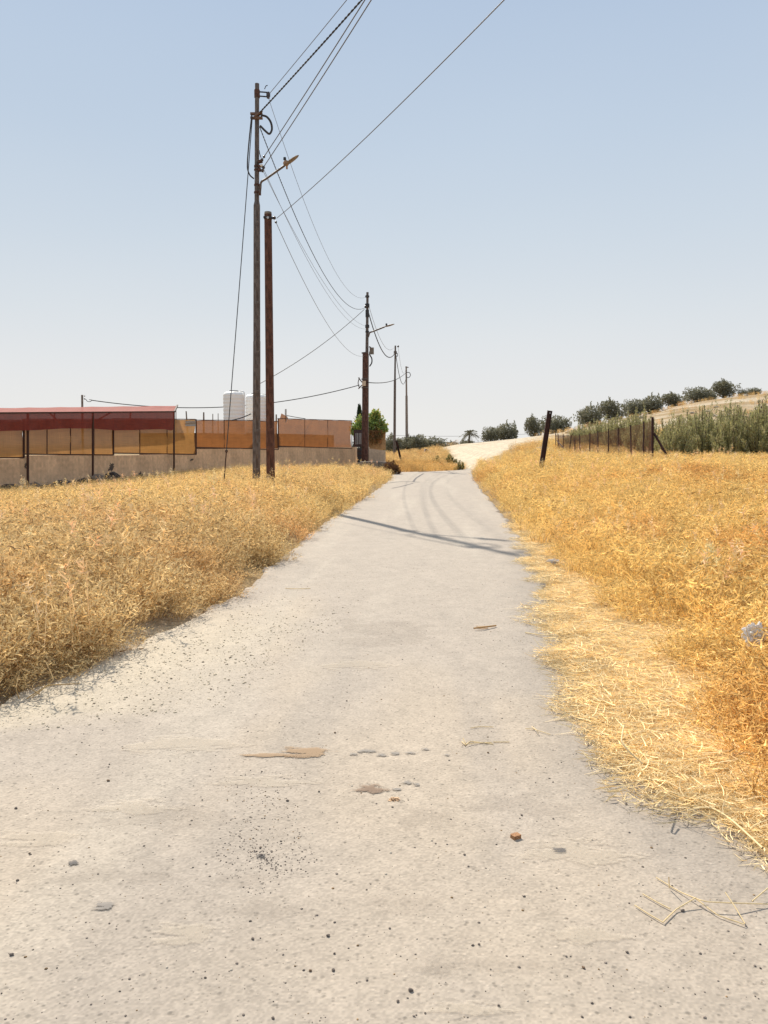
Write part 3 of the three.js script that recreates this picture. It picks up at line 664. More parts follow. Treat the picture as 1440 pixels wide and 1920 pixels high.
// ------------------------------------------------------------------ trees and shrubs
function leaves(list, w, l, seed, tone) {         // list of [position, direction]; each leaf a folded blade
  const pos = [], idx = [], col = []; const r = mulberry(seed);
  for (const [p, d] of list) {
    const L = l * (.7 + r() * .6), W = w * (.7 + r() * .6), s = d.clone().cross(V(r() - .5, r() - .5, r() - .5)).normalize(), n = s.clone().cross(d).normalize();
    const k = pos.length / 3, m = p.clone().addScaledVector(d, L * .5).addScaledVector(n, L * .1), e = p.clone().addScaledVector(d, L);
    pos.push(...p.toArray(), ...m.clone().addScaledVector(s, W / 2).toArray(), ...m.clone().addScaledVector(s, -W / 2).toArray(), ...e.toArray());
    idx.push(k, k + 2, k + 1, k + 1, k + 2, k + 3);
    const t = tone(r, p); for (let q = 0; q < 4; q++) col.push(...t);
  }
  return rawGeo(pos, idx, null, col);
}
const rdir = r => { const z = r() * 2 - 1, a = r() * Math.PI * 2, q = Math.sqrt(1 - z * z); return V(Math.cos(a) * q, z, Math.sin(a) * q); };
function addMesh(name, g, mat, parent) { const m = shadow(new THREE.Mesh(g, mat)); m.name = name; parent.add(m); return m; }
function oliveProto(seed, w, h) {                  // rounded olive tree: short forked trunk, clumped silver-green crown
  const r = mulberry(seed), g = new THREE.Group(), list = [], trunks = [], cl = [];
  for (let k = 0; k < 46; k++) {
    const d = rdir(r); const y = Math.abs(d.y) * (d.y < 0 ? -.75 : 1);
    const rad = (.55 + .45 * Math.sqrt(r())) * (1 + .28 * noise(d.x * 1.7 + seed, d.y * 1.7, d.z * 1.7));
    cl.push([V(d.x * w * .42 * rad, h * .56 + y * h * .40 * rad, d.z * w * .42 * rad), (.13 + r() * .11) * w]);
  }
  for (const [c, cr] of cl) {
    for (let k = 0; k < 62; k++) { const d = rdir(r); const p = c.clone().addScaledVector(d, cr * Math.cbrt(.2 + .8 * r())); list.push([p, d.clone().add(V(0, .35, 0)).add(rdir(r).multiplyScalar(.6)).normalize()]); }
  }
  for (let k = 0; k < 16; k++) { const [c, cr] = cl[Math.floor(r() * cl.length)]; if (c.y < h * .6) continue; const p0 = c.clone(), d = c.clone().sub(V(0, h * .4, 0)).normalize().add(V(0, .5, 0)).normalize(); for (let q = 0; q < 12; q++) list.push([p0.clone().addScaledVector(d, cr * (.6 + q * .09)), d.clone().add(rdir(r).multiplyScalar(.8)).normalize()]); }
  for (let k = 0; k < 5; k++) { const a = k / 5 * 6.28 + r(); trunks.push(cyl(V(Math.cos(a) * .06, -.25, Math.sin(a) * .06), V(Math.cos(a) * w * .2, h * .5, Math.sin(a) * w * .2), .11, .05, 7)); }
  trunks.push(cyl(V(0, -.4, 0), V(0, h * .3, 0), .19, .13, 8));
  const tone = (q, p) => { const n = .75 + q() * .6, s = q() < .22 ? 1.5 : 1; return [n * s, n * s * (.98 + q() * .06), n * s * (s > 1 ? 1.15 : .95)]; };
  addMesh('crown', leaves(list, w * .045, w * .085, seed, tone), M.olive, g);
  addMesh('trunk', merge(trunks), M.bark, g);
  return g;
}
function bushProto(seed, w, h, mat, shoots = 105, lw = .05, ll = .16) {              // multi-stemmed shrub of upright leafy shoots
  const r = mulberry(seed), g = new THREE.Group(), list = [], stems = [];
  for (let k = 0; k < shoots; k++) {
    const a = r() * 6.283, q = Math.sqrt(r()), reach = w * .5 * q, hh = h * (1 - .62 * q * q) * (.5 + r() * .52), base = V(Math.cos(a) * reach * .2, 0, Math.sin(a) * reach * .2);
    const tip = V(Math.cos(a) * reach, hh, Math.sin(a) * reach), mid = base.clone().lerp(tip, .5).add(V(Math.cos(a) * reach * .18, -hh * .05, Math.sin(a) * reach * .18)).add(rdir(r).multiplyScalar(.28));
    const c = new THREE.QuadraticBezierCurve3(base, mid, tip);
    if (k % 2) stems.push(new THREE.TubeGeometry(c, 5, .012 + r() * .012, 4));
    const n = 46; for (let i = 0; i < n; i++) { const t = .22 + .78 * i / n, p = c.getPoint(t), tg = c.getTangent(t); for (let s = 0; s < 2; s++) list.push([p.clone().add(rdir(r).multiplyScalar(.05)), tg.clone().add(rdir(r).multiplyScalar(1.1)).normalize()]); }
  }
  for (let k = 0; k < 4; k++) { const a = r() * 6.28; stems.push(cyl(V(Math.cos(a) * .12, -.3, Math.sin(a) * .12), V(Math.cos(a) * w * .12, h * .35, Math.sin(a) * w * .12), .06, .035, 6)); }
  const tone = (q) => { const n = .7 + q() * .65, y = q(); return [n * (1 + y * .25), n * (1 + y * .1), n * (y > .7 ? 1.1 : .85)]; };
  addMesh('foliage', leaves(list, lw, ll, seed, tone), mat, g);
  addMesh('stem', merge(stems), M.bark, g);
  return g;
}
const olives = [oliveProto(21, 4, 3.2), oliveProto(22, 4, 3.0), oliveProto(23, 4, 3.5)], bushes = [bushProto(31, 3.4, 3, M.bush), bushProto(32, 3.4, 2.8, M.bush)];
function plant(proto, name, label, category, x, z, w, h, turn, group, sink = .05) {
  const o = proto.clone(); o.name = numbered(name); o.position.set(x, H(x, z) - sink, z); o.scale.set(w, h, w); o.rotation.y = turn; scene.add(o);
  return tag(o, label, category, group);
}
// olive trees along the ridge, each [left, right, top, base pixel rows], distance, label
const ridge = [
  [905, 935, 796, 826, 118, 'smaller olive tree at the left end of the ridge, beside the palm'],
  [926, 970, 786, 822, 121, 'broad olive tree right of the palm on the low ridge'],
  [986, 1018, 787, 812, 124, 'low olive tree left of the leaning steel post on the ridge'],
  [1016, 1066, 783, 810, 126, 'wide olive tree on the ridge behind the leaning steel post'],
  [1084, 1126, 762, 795, 130, 'round olive tree alone on the ridge above the far end of the fence'],
  [1126, 1170, 756, 783, 134, 'flat topped olive tree on the ridge above the middle of the fence'],
  [1170, 1206, 752, 782, 137, 'left one of two joined olive trees on the ridge'],
  [1198, 1240, 743, 776, 139, 'right one of two joined olive trees on the ridge, above the corner post'],
  [1242, 1282, 741, 769, 142, 'compact olive tree on the ridge beside bare orange soil'],
  [1285, 1328, 731, 763, 145, 'large olive tree on the ridge right of the orange soil'],
  [1318, 1342, 738, 760, 147, 'small olive tree squeezed between two taller ones on the ridge'],
  [1338, 1378, 721, 755, 149, 'tallest uneven olive tree near the right end of the ridge'],
];
rnd = mulberry(99);
ridge.forEach(([l, r, top, base, D, label], k) => {
  const c = P((l + r) / 2, base, D), w = (r - l) / F * D, gy = H(c.x, c.z), hgt = (P((l + r) / 2, top, D).y - Math.min(gy, c.y + .4)) * (k < 2 ? .8 : 1), pr = olives[k % 3];
  const o = plant(pr, 'olive_tree', label, 'olive tree', c.x, c.z, w / 3.9, hgt / 3.25, k * 2.1, 'olive trees on the ridge');
});
[[1400, 1424, 734, 748, 150, 'low dark shrub on the ridge at the far right'], [1384, 1398, 741, 750, 149, 'tiny shrub left of the low dark shrub on the ridge']].forEach(([l, r, t, b, D, label], k) => {
  const c = P((l + r) / 2, b, D); plant(olives[k], 'ridge_shrub', label, 'shrub', c.x, c.z, (r - l) / F * D / 3.9, .5, k, 'shrubs on the ridge', .5);
});
const backTrees = [
  [722, 752, 818, 856, 105, 'dark olive tree behind the thin dark pole beyond the wall end'],
  [744, 778, 822, 856, 112, 'dark olive tree behind the farthest pole'],
  [768, 802, 818, 850, 110, 'dense grey green olive tree right of the farthest pole'],
  [794, 832, 821, 848, 116, 'rounded olive tree at the right end of the group by the road bend'],
];
backTrees.forEach(([l, r, top, base, D, label], k) => {
  const c = P((l + r) / 2, base, D), gy = H(c.x, c.z), hgt = P((l + r) / 2, top, D).y - gy;
  plant(olives[(k + 1) % 3], 'olive_tree', label, 'olive tree', c.x, c.z, (r - l) / F * D / 3.7, hgt / 3.25, k * 1.3, 'olive trees at the road bend');
});
[[700, 760, 828, 190], [830, 862, 829, 200], [860, 890, 828, 180]].forEach(([l, r, top, D], k) => {
  const c = P((l + r) / 2, 838, D), gy = H(c.x, c.z), hgt = Math.max(1.2, P(0, top, D).y - gy);
  plant(olives[k % 3], 'distant_tree', ['low tree far off behind the two thin poles', 'low tree far off on the horizon left of the palm', 'low tree far off right behind the palm trunk'][k], 'tree', c.x, c.z, (r - l) / F * D / 3.9, hgt / 3.25, k, 'far trees on the horizon');
});
const shrubs = [
  [1232, 1300, 782, 40, 'grey green shrub beside the brace of the corner post'],
  [1275, 1352, 768, 43, 'tall feathery shrub in the middle of the right hand thicket'],
  [1335, 1410, 765, 41, 'feathery shrub with bare forked stems showing above the grass'],
  [1385, 1475, 749, 40, 'tallest feathery shrub at the right frame edge'],
  [1296, 1370, 764, 52, 'paler shrub behind the middle of the thicket'],
  [1400, 1500, 748, 50, 'shrub behind the thicket at the right frame edge'],
  [1228, 1290, 782, 50, 'low shrub behind the corner post of the fence'],
  [1255, 1325, 772, 58, 'grey shrub deep in the thicket above the corner post brace'],
  [1340, 1420, 760, 60, 'grey shrub deep in the thicket left of the frame edge'],
];
shrubs.forEach(([l, r, top, D, label], k) => {
  const c = P((l + r) / 2, 845, D), gy = H(c.x, c.z), hgt = (P(0, top, D).y - gy) * 1.16;
  plant(bushes[k % 2], 'feathery_shrub', label, 'shrub', c.x, c.z, (r - l) / F * D / 2.9, hgt / 2.75, k * 1.9, 'thicket of feathery shrubs at right');
});
const fenceShrubs = [
  [1058, 1096, 806, 66, 'green shrub behind the far end of the fence'],
  [1092, 1140, 798, 64, 'pale green shrub behind the fence, third post from its far end'],
  [1128, 1180, 787, 60, 'green shrub rising above the middle of the fence'],
  [1168, 1222, 780, 54, 'yellowish shrub behind the near fence posts'],
  [1196, 1240, 785, 46, 'loose shrub right behind the corner post'],
  [1108, 1160, 790, 76, 'dull green shrub deep behind the middle of the fence'],
  [1150, 1206, 782, 72, 'broad grey green shrub deep behind the near fence posts'],
  [1070, 1112, 800, 78, 'small grey shrub deep behind the far end of the fence'],
];
fenceShrubs.forEach(([l, r, top, D, label], k) => {
  const c = P((l + r) / 2, 845, D), gy = H(c.x, c.z), hgt = (P(0, top, D).y - gy) * 1.3;
  plant(bushes[(k + 1) % 2], 'feathery_shrub', label, 'shrub', c.x, c.z, (r - l) / F * D / 2.9, hgt / 2.75, k * 2.3, 'shrubs behind the wire fence');
});
{ // palm at the left end of the ridge
  const D = 114, c = P(879, 832, D), t = thing('palm_tree', 'small dark palm tree at the left end of the low ridge', 'palm tree', V(c.x, H(c.x, c.z), c.z)), r = mulberry(5), list = [], o = t.position, hh = P(879, 812, D).y - o.y;
  part('trunk', cyl(V(o.x, o.y - .3, o.z), V(o.x + .1, o.y + hh, o.z), .13, .1, 8), M.bark, t);
  for (let k = 0; k < 26; k++) {
    const a = r() * 6.28, up = r() * 1.5 - .4, L = 1.2 + r() * .4, d = V(Math.cos(a), up, Math.sin(a)).normalize(), p0 = V(o.x + .1, o.y + hh, o.z);
    for (let i = 2; i < 24; i++) { const s = i / 24, p = p0.clone().addScaledVector(d, s * L).add(V(0, -s * s * .7, 0)); for (const q of [-1, 1]) list.push([p, d.clone().multiplyScalar(.8).add(V(-d.z * q, -.3, d.x * q)).normalize()]); }
  }
  const g = leaves(list, .05, .34, 6, q => { const n = .7 + q() * .6; return [n, n, n]; }); g.translate(-o.x, -o.y, -o.z);
  addMesh('fronds', g, M.olive, t);
}
{ // green vine, dry hanging stems and the cypress by the gate
  const r = mulberry(55), D = 62.5, list = [], dry = [];
  for (let k = 0; k < 2300; k++) {
    const [cx, cy, cr] = [[670, 800, 10], [676, 789, 9], [690, 788, 13], [703, 782, 10], [709, 793, 12], [717, 799, 8], [698, 800, 12], [665, 808, 7], [712, 806, 6], [720, 804, 4], [704, 775, 6], [684, 806, 10]][Math.floor(r() * 12)];
    const a = r() * 6.28, q = Math.sqrt(r()) * (1 + .5 * r() * r()), px = cx + Math.cos(a) * q * cr, py = cy + Math.sin(a) * q * cr * .85;
    list.push([P(px, py, D + (r() - .7) * 1.2), rdir(r).add(V(0, -.2, .5)).normalize()]);
  }
  for (let k = 0; k < 700; k++) { const px = 693 + r() * 24, py = 806 + r() * r() * 30; dry.push([P(px, py, 61.6 + r() * .3), rdir(r).add(V(0, -1, .2)).normalize()]); }
  const t = thing('vine', 'bright green climbing vine heaped over the stone pier by the gate', 'vine', P(692, 842, D)), o = t.position;
  const tone = q => { const n = .6 + q() * .8; return [n * (q() < .25 ? 1.6 : 1), n * 1.05, n * .9]; };
  addMesh('foliage', leaves(list, .17, .24, 4, tone).translate(-o.x, -o.y, -o.z), M.vine, t);
  const td = addMesh('dry_stems', leaves(dry, .05, .3, 9, tone).translate(-o.x, -o.y, -o.z), M.dryVine, t); td.userData.label = 'brown dry stems hanging down the pier';
  const c = P(674, 845, 76), cy = thing('cypress_tree', 'thin dark cypress tip behind the vine and brown pole', 'cypress', V(c.x, 0, c.z)), cl = [], h = P(674, 760, 76).y;
  for (let k = 0; k < 1400; k++) { const f = r(), a = r() * 6.28, w = .75 * (1 - f) ** .8 * (.6 + .4 * r()); cl.push([V(Math.cos(a) * w, .4 + f * (h - .5), Math.sin(a) * w), V(Math.cos(a) * .3, 1, Math.sin(a) * .3).normalize()]); }
  addMesh('crown', leaves(cl, .1, .3, 3, q => { const n = .7 + q() * .6; return [n, n, n]; }), M.cypress, cy);
  addMesh('trunk', cyl(V(0, -.2, 0), V(0, 1, 0), .12, .1, 8), M.bark, cy);
}
{ // dark dry shrub at the road side by the block
  const g = bushProto(41, 1.1, .95, leafy([.16, .085, .045], .25, { vertexColors: true }), 60, .03, .09);
  const c = G(731, 889, 0); plant(g, 'dry_shrub', 'dark brown dry shrub at the road edge beside the concrete block', 'shrub', c.x, c.z, 1, 1, 0);
  const d = bushProto(42, .9, .8, leafy([.20, .20, .08], .3, { vertexColors: true }), 12, .04, .1);
  [[846, 868, 'small green weed left of the foot of the sandy track'], [862, 874, 'small green weed at the foot of the sandy track'], [817, 866, 'small green weed standing in the dry grass by the bend']].forEach(([px, py, label], k) => {
    const p = G(px, py + 6, .02); const o = plant(k ? d.clone() : d, 'green_weed', label, 'weed', p.x, p.z, .9, 1.1 - k * .1, k * 2, 'green weeds at the foot of the sandy track');
  });
}
{ // pale slabs by the far trees
  const D = 96, t = thing('concrete_marker', 'two small pale concrete slabs leaning together below the far olive trees', 'concrete slab', P(799, 853, D));
  for (const [x, l] of [[795, .2], [801, -.15]]) { const a = P(x, 855, D), b = P(x + 1.5, 842, D); part('slab', bar(a, b.add(V(l, 0, 0)), .42, .16), M.white, t); }
}

// ------------------------------------------------------------------ stones, litter, twigs
function stoneGeo(seed, flat = .7) {
  const g = new THREE.IcosahedronGeometry(1, 2), p = g.attributes.position;
  for (let i = 0; i < p.count; i++) { const v = V(p.getX(i), p.getY(i), p.getZ(i)), k = 1 + .45 * noise(v.x * 1.1 + seed, v.y * 1.1, v.z * 1.1) + .18 * noise(v.x * 2.7, v.y * 2.7 + seed, v.z * 2.7); v.multiplyScalar(k); p.setXYZ(i, v.x, v.y * flat, v.z); }
  g.computeVertexNormals(); g.computeBoundingBox(); g.translate(0, -g.boundingBox.min.y * .8, 0);
  const uv = g.attributes.uv; for (let i = 0; i < uv.count; i++) uv.setXY(i, uv.getX(i) * 3, uv.getY(i) * 2);
  return g;
}
const stones = [1, 2, 3, 4].map(s => stoneGeo(s * 3.3));
rnd = mulberry(17);
for (let k = 0; k < 46; k++) {
  const px = k < 30 ? rr(-10, 215) : rr(60, 200), pale = rnd() < .3, big = rnd() < .3, m = shadow(new THREE.Mesh(stones[k % 4], pale ? M.rock : M.darkRock));
  const p = onWall(px, 900, rr(.15, 1.1)), s = big ? rr(.18, .3) : rr(.08, .18);
  m.position.set(p.x, H(p.x, p.z) - .03 + rr(0, .16), p.z); m.scale.set(s * rr(.8, 1.3), s, s); m.rotation.y = rr(0, 6);
  m.name = numbered('rubble_stone'); scene.add(m);
  tag(m, pale ? 'pale rubble stone lying along the foot of the wall under the canopy' : 'dark rubble stone lying along the foot of the wall under the canopy', 'stone', pale ? 'pale rubble stones along the wall foot' : 'dark rubble stones along the wall foot');
}
{ // pale limestone boulders on the hillside
  rnd = mulberry(23);
  for (let k = 0; k < 22; k++) {
    const px = rr(1060, 1430), D = rr(95, 140), x = (px - 720) / F * D, m = shadow(new THREE.Mesh(stones[k % 4], M.paleRock ??= std([.58, .50, .40], .95, { map: soilMap }))), s = rr(.15, .5);
    m.position.set(x, H(x, -D) - s * .25, -D); m.scale.set(s * 1.6, s * .8, s); m.rotation.y = rr(0, 6); m.name = numbered('limestone_boulder'); scene.add(m);
    tag(m, 'pale limestone boulder on the hillside below the ridge olives', 'boulder', 'limestone boulders on the hillside');
  }
}
const pebbleDark = std([.13, .105, .09], .9), pebbleBrown = std([.16, .10, .06], .9), pebblePale = std([.5, .42, .32], .9);
const named = [[490, 1607, 7], [488, 1592, 4], [615, 1757, 6], [625, 1821, 6], [582, 1822, 5], [474, 1762, 5], [627, 1790, 4], [512, 1910, 5], [539, 1505, 5], [203, 1465, 5], [205, 1434, 3], [30, 1516, 5], [33, 1652, 5], [22, 1792, 6], [628, 1377, 4], [650, 1316, 3], [598, 1488, 4], [1280, 1711, 6], [1176, 1789, 5], [1194, 1435, 4], [1151, 1465, 4], [1174, 1511, 4], [1215, 1504, 5], [1302, 1534, 5], [915, 1415, 4], [978, 1533, 4], [871, 1607, 4], [935, 1889, 5], [898, 1774, 4], [1094, 1818, 5], [746, 1880, 5], [770, 1860, 8]];
named.forEach(([px, py, r], k) => {
  const c = G(px, py), s = r / F * Math.hypot(c.z, EYE) * .46, m = shadow(new THREE.Mesh(stones[k % 4], k % 5 === 4 ? pebbleBrown : pebbleDark));
  m.position.set(c.x, roadY(c.x, -c.z) - s * .1, c.z); m.scale.set(s * 1.15, s, s); m.rotation.y = k * 1.7; m.name = numbered('pebble'); scene.add(m);
  tag(m, k % 5 === 4 ? 'small brown pebble lying loose on the dusty road' : 'small dark pebble lying loose on the dusty road', 'pebble', k % 5 === 4 ? 'brown pebbles on the road' : 'dark pebbles on the road');
});
{
  const c = G(967, 1575), s = .028, g = new THREE.BoxGeometry(1.35, .9, 1, 4, 3, 3), p = g.attributes.position;
  for (let i = 0; i < p.count; i++) { const v = V(p.getX(i), p.getY(i), p.getZ(i)); const k = 1 - .12 * v.length() ** 2 * .4 + .1 * noise(v.x * 2 + 3, v.y * 2, v.z * 2); p.setXYZ(i, v.x * k, v.y * k, v.z * k); }
  g.computeVertexNormals(); g.scale(s, s, s).rotateY(.5).translate(c.x, s * .42, c.z);
  solo('brick_fragment', g, std([.5, .27, .14], .9, { map: soilMap }), 'small orange brick fragment lying alone on the road', 'brick fragment');
}
function crumpled(px, py, w, h, hgt, seed, name, label, mat) {
  const c = G(px, py, hgt), g = new THREE.SphereGeometry(1, 72, 48), p = g.attributes.position;
  for (let i = 0; i < p.count; i++) {
    const v = V(p.getX(i), p.getY(i), p.getZ(i)), q = Math.abs(noise(v.x * 1.6 + seed, v.y * 1.6, v.z * 1.6)), f = Math.abs(noise(v.x * 3.6 + seed, v.y * 3.6, v.z * 3.6 + 2)), e = Math.abs(noise(v.x * 8 + seed, v.y * 8, v.z * 8));
    const k = .62 + 1.25 * q - .55 * f - .22 * e; p.setXYZ(i, v.x * k * w * (1 + .35 * v.y), v.y * k * h, v.z * k * w * .8);
  }
  g.computeVertexNormals(); g.translate(c.x, c.y, c.z);
  return solo(name, g, mat, label, 'litter');
}
crumpled(1416, 1190, .075, .095, .34, 3, 'plastic_bag', 'crumpled white plastic bag caught in the grass at the right frame edge', M.bag);
crumpled(1038, 1053, .07, .035, .06, 7, 'paper_scrap', 'small crumpled white scrap of paper at the right road edge', M.bag);
crumpled(738, 1500, .028, .01, .008, 5, 'cardboard_scrap', 'small tan scrap of card lying on the road near the brown stain', std([.6, .4, .24], .9));
const straw = std([.74, .58, .32], .9), strawDark = std([.42, .28, .12], .9);
function twig(lines, r, label, name = 'dry_twig', mat = straw) {
  const geos = lines.map(l => new THREE.TubeGeometry(new THREE.CatmullRomCurve3(l.map(([x, y, h = .012]) => G(x, y, h)), false, 'catmullrom', .15), 18, r * .58, 5, false));
  return solo(name, geos, mat, label, 'twig');
}
twig([[[1230, 1645], [1275, 1672], [1320, 1690, .03], [1370, 1693, .03], [1440, 1695]], [[1305, 1683, .03], [1268, 1705], [1243, 1729]], [[1243, 1729], [1215, 1713], [1190, 1697]], [[1255, 1665], [1254, 1645, .06]], [[1305, 1685, .02], [1345, 1715], [1395, 1733]], [[1360, 1673, .05], [1380, 1703, .03], [1397, 1732]], [[1410, 1690, .02], [1440, 1665, .05]], [[1205, 1676], [1235, 1693], [1257, 1704]]], .0035, 'branching dry straw twig lying on the road at lower right');
twig([[[866, 1390], [872, 1396, .02], [890, 1393, .015], [922, 1392]], [[872, 1398], [882, 1390], [925, 1395]], [[868, 1384, .03], [873, 1394, .015]], [[925, 1391], [955, 1391]]], .004, 'small pale straw twigs lying crossed in the middle of the road');
twig([[[997, 1362], [1006, 1369, .03], [1010, 1376]], [[985, 1366], [1000, 1367], [1032, 1377]], [[882, 1365], [900, 1362], [925, 1363]]], .0035, 'thin forked straw twig on the road near the right verge');
twig([[[1268, 1507], [1300, 1512, .03], [1340, 1517, .03], [1375, 1540, .05], [1430, 1590, .06]]], .008, 'thick pale straw stalk lying along the right road edge');
twig([[[1170, 1360, .3], [1165, 1390, .28], [1180, 1410, .25], [1205, 1432, .2]]], .006, 'bent pale stalk leaning in the flattened straw at right');
twig([[[10, 1300, .05], [38, 1255, .16], [60, 1262, .16], [92, 1262, .14]], [[38, 1255, .16], [30, 1290, .1], [36, 1310, .03]], [[50, 1310, .02], [90, 1285, .07], [150, 1282, .03]], [[60, 1308, .03], [100, 1275, .12], [85, 1240, .2]], [[45, 1283, .08], [75, 1302, .04]]], .006, 'bare forked twigs at the near corner of the left verge', 'dry_twig', strawDark);
twig([[[888, 1178, .02], [905, 1176, .025], [930, 1173, .015]]], .012, 'flat orange brown strip of bark lying on the road', 'bark_strip', std([.42, .24, .09], .9));
twig([[[985, 1186], [1010, 1190, .02], [1050, 1192, .03], [1075, 1185]]], .008, 'pale straw stalks sticking out over the right road edge');
twig([[[535, 1103], [560, 1104, .02], [582, 1103]]], .006, 'thin straw stalk lying on the road beside the left verge');

// gravel: nobody could count it
function scatter(name, label, geo, mat, list, scaleFn, kindName) {
  const im = shadow(new THREE.InstancedMesh(geo, mat, list.length)), m = new THREE.Matrix4(), q = new THREE.Quaternion(), col = new THREE.Color();
  list.forEach(([x, y, z, s, c], i) => { q.setFromEuler(new THREE.Euler(0, rnd() * 6.283, 0)); const k = scaleFn ? scaleFn(s) : V(s, s, s); m.compose(V(x, y, z), q, k); im.setMatrixAt(i, m); if (c) im.setColorAt(i, col.setRGB(...c)); });
  im.name = numbered(name); tag(im, label, kindName, null, 'stuff'); scene.add(im);
  return im;
}
rnd = mulberry(61);
{
  const low = new THREE.IcosahedronGeometry(1, 0).scale(1, .6, .8), list = [];
  const put = (px, py, s, c) => { const p = G(px, py); if (p.z > -1.2 || p.z < -40) return; list.push([p.x, roadY(p.x, -p.z) + s * .1, p.z, s, c]); };
  const darkC = () => { const k = rr(.5, 1.5); return rnd() < .7 ? [.17 * k, .14 * k, .12 * k] : rnd() < .6 ? [.24 * k, .15 * k, .07 * k] : [.45, .4, .33]; };
  for (let k = 0; k < 5200; k++) { const D = 1.9 + 9 * rnd() ** 1.6, x = rr(-2.6, 2.2) * (D < 4 ? 1 : 1); if (x < roadL(D) || x > roadR(D)) continue; const s = .002 + .0045 * rnd() ** 4; list.push([x, roadY(x, D) + s * .1, -D, s, darkC()]); }
  for (let k = 0; k < 330; k++) { const a = rr(0, 6.28), q = rnd() ** 1.1 * (1 + .5 * noise(Math.cos(a) * 2 + 4, Math.sin(a) * 2)); put(500 + Math.cos(a) * q * 95, 1615 + Math.sin(a) * q * 62, .0016 + .003 * rnd() ** 2, [.13, .105, .09]); }
  for (let k = 0; k < 260; k++) put(rr(430, 560) + rr(-30, 30), rr(1450, 1600), .0018 + .003 * rnd(), darkC());
  scatter('road_grit', 'fine dark grit scattered over the dusty road', low, std([1, 1, 1], .9), list, null, 'grit');
  const gl = [];
  for (let k = 0; k < 9000; k++) {
    const D = 3.2 + 6 * rnd() ** 1.3, el = rnd() ** 1.7 * 1.9, x = roadL(D) - .5 + el; if (rnd() < sstep(6, 9, D)) continue; const s = (.0025 + .0085 * rnd() ** 4);
    const y = x > roadL(D) ? roadY(x, D) : H(x, -D); const b = rr(.75, 1.25);
    gl.push([x, y + s * .2, -D, s, rnd() < .86 ? [.62 * b, .53 * b, .39 * b] : [.28 * b, .22 * b, .16 * b]]);
  }
  scatter('gravel', 'pale yellow gravel spilled along the near left road edge', new THREE.IcosahedronGeometry(1, 0).scale(1, .65, .85), std([1, 1, 1], .95), gl, null, 'gravel');
}

// ------------------------------------------------------------------ dry grass and weeds
function ribbon(acc, p, d, L, w, curl, seg, r) {
  const tone = acc.pale ? .3 + .7 * r() : r(), tb = tone < .17 ? .30 + r() * .2 : tone < .36 ? 1.2 + r() * .45 : .68 + r() * .5, tc = tone < .17 ? [tb, tb * .8, tb * .7] : r() < .16 ? [tb, tb * .88, tb * .72] : [tb, tb, tb];      // a blade that bends as it goes; dark tones double as shade between blades
  let s = d.clone().cross(V(r() - .5, r() - .5, r() - .5)).normalize(); const q = p.clone(), dir = d.clone(), ax = rdir(r);
  const k0 = acc.pos.length / 3;
  for (let i = 0; i <= seg; i++) {
    const t = i / seg, ww = w * (i === seg ? .25 : 1 - .45 * t) / 2;
    acc.pos.push(q.x - s.x * ww, q.y - s.y * ww, q.z - s.z * ww, q.x + s.x * ww, q.y + s.y * ww, q.z + s.z * ww);
    (acc.col ??= []).push(...tc, ...tc);
    if (i) { const a = k0 + i * 2; acc.idx.push(a - 2, a - 1, a, a - 1, a + 1, a); }
    q.addScaledVector(dir, L / seg); dir.applyAxisAngle(ax, curl / seg); if (q.y < .004) q.y = .004;
  }
}
function grassTuft(seed, n, h, spread) {              // golden grass: bent stalks and curled dry blades
  const r = mulberry(seed), acc = { pos: [], idx: [] };
  for (let k = 0; k < n; k++) {
    const a = r() * 6.283, q = Math.sqrt(r()) * spread, p = V(Math.cos(a) * q, 0, Math.sin(a) * q), lean = .15 + r() * .7, b = r() * 6.283;
    const d = V(Math.cos(b) * lean, 1, Math.sin(b) * lean).normalize();
    ribbon(acc, p, d, h * (.55 + r() * .6), .006 + r() * .004, .8 + r() * 1.1, 4, r);
  }
  for (let k = 0; k < n * 2.6; k++) {                  // drooping heads and curled leaves near the top
    const a = r() * 6.283, q = Math.sqrt(r()) * spread * 1.35, y = h * (.3 + .65 * Math.sqrt(r())), p = V(Math.cos(a) * q, y, Math.sin(a) * q), d = rdir(r); d.y = d.y * .7 + .15;
    ribbon(acc, p, d.normalize(), .04 + r() * .08, .0065 + r() * .0065, 1.2 + r() * 1.8, 3, r);
  }
  return rawGeo(acc.pos, acc.idx, null, acc.col);
}
function weedTuft(seed, n, h, spread) {               // bushy weed: wiry branches covered in small curled bracts
  const r = mulberry(seed), acc = { pos: [], idx: [] };
  for (let k = 0; k < n; k++) {
    const a = r() * 6.283, lean = .2 + r() * .8, d = V(Math.cos(a) * lean, 1, Math.sin(a) * lean).normalize(), p = V(Math.cos(a) * spread * .4 * r(), 0, Math.sin(a) * spread * .4 * r()), L = h * (.6 + r() * .55);
    ribbon(acc, p, d, L, .005, .5, 4, r);
    for (let i = 0; i < 15; i++) {
      const t = .25 + .75 * r(), c = p.clone().addScaledVector(d, L * t).add(rdir(r).multiplyScalar(.05)), e = rdir(r); e.y = Math.abs(e.y) * .6 + .1;
      ribbon(acc, c, e.normalize(), .025 + r() * .055, .006 + r() * .0075, 1.4 + r() * 1.6, 3, r);
    }
  }
  return rawGeo(acc.pos, acc.idx, null, acc.col);
}
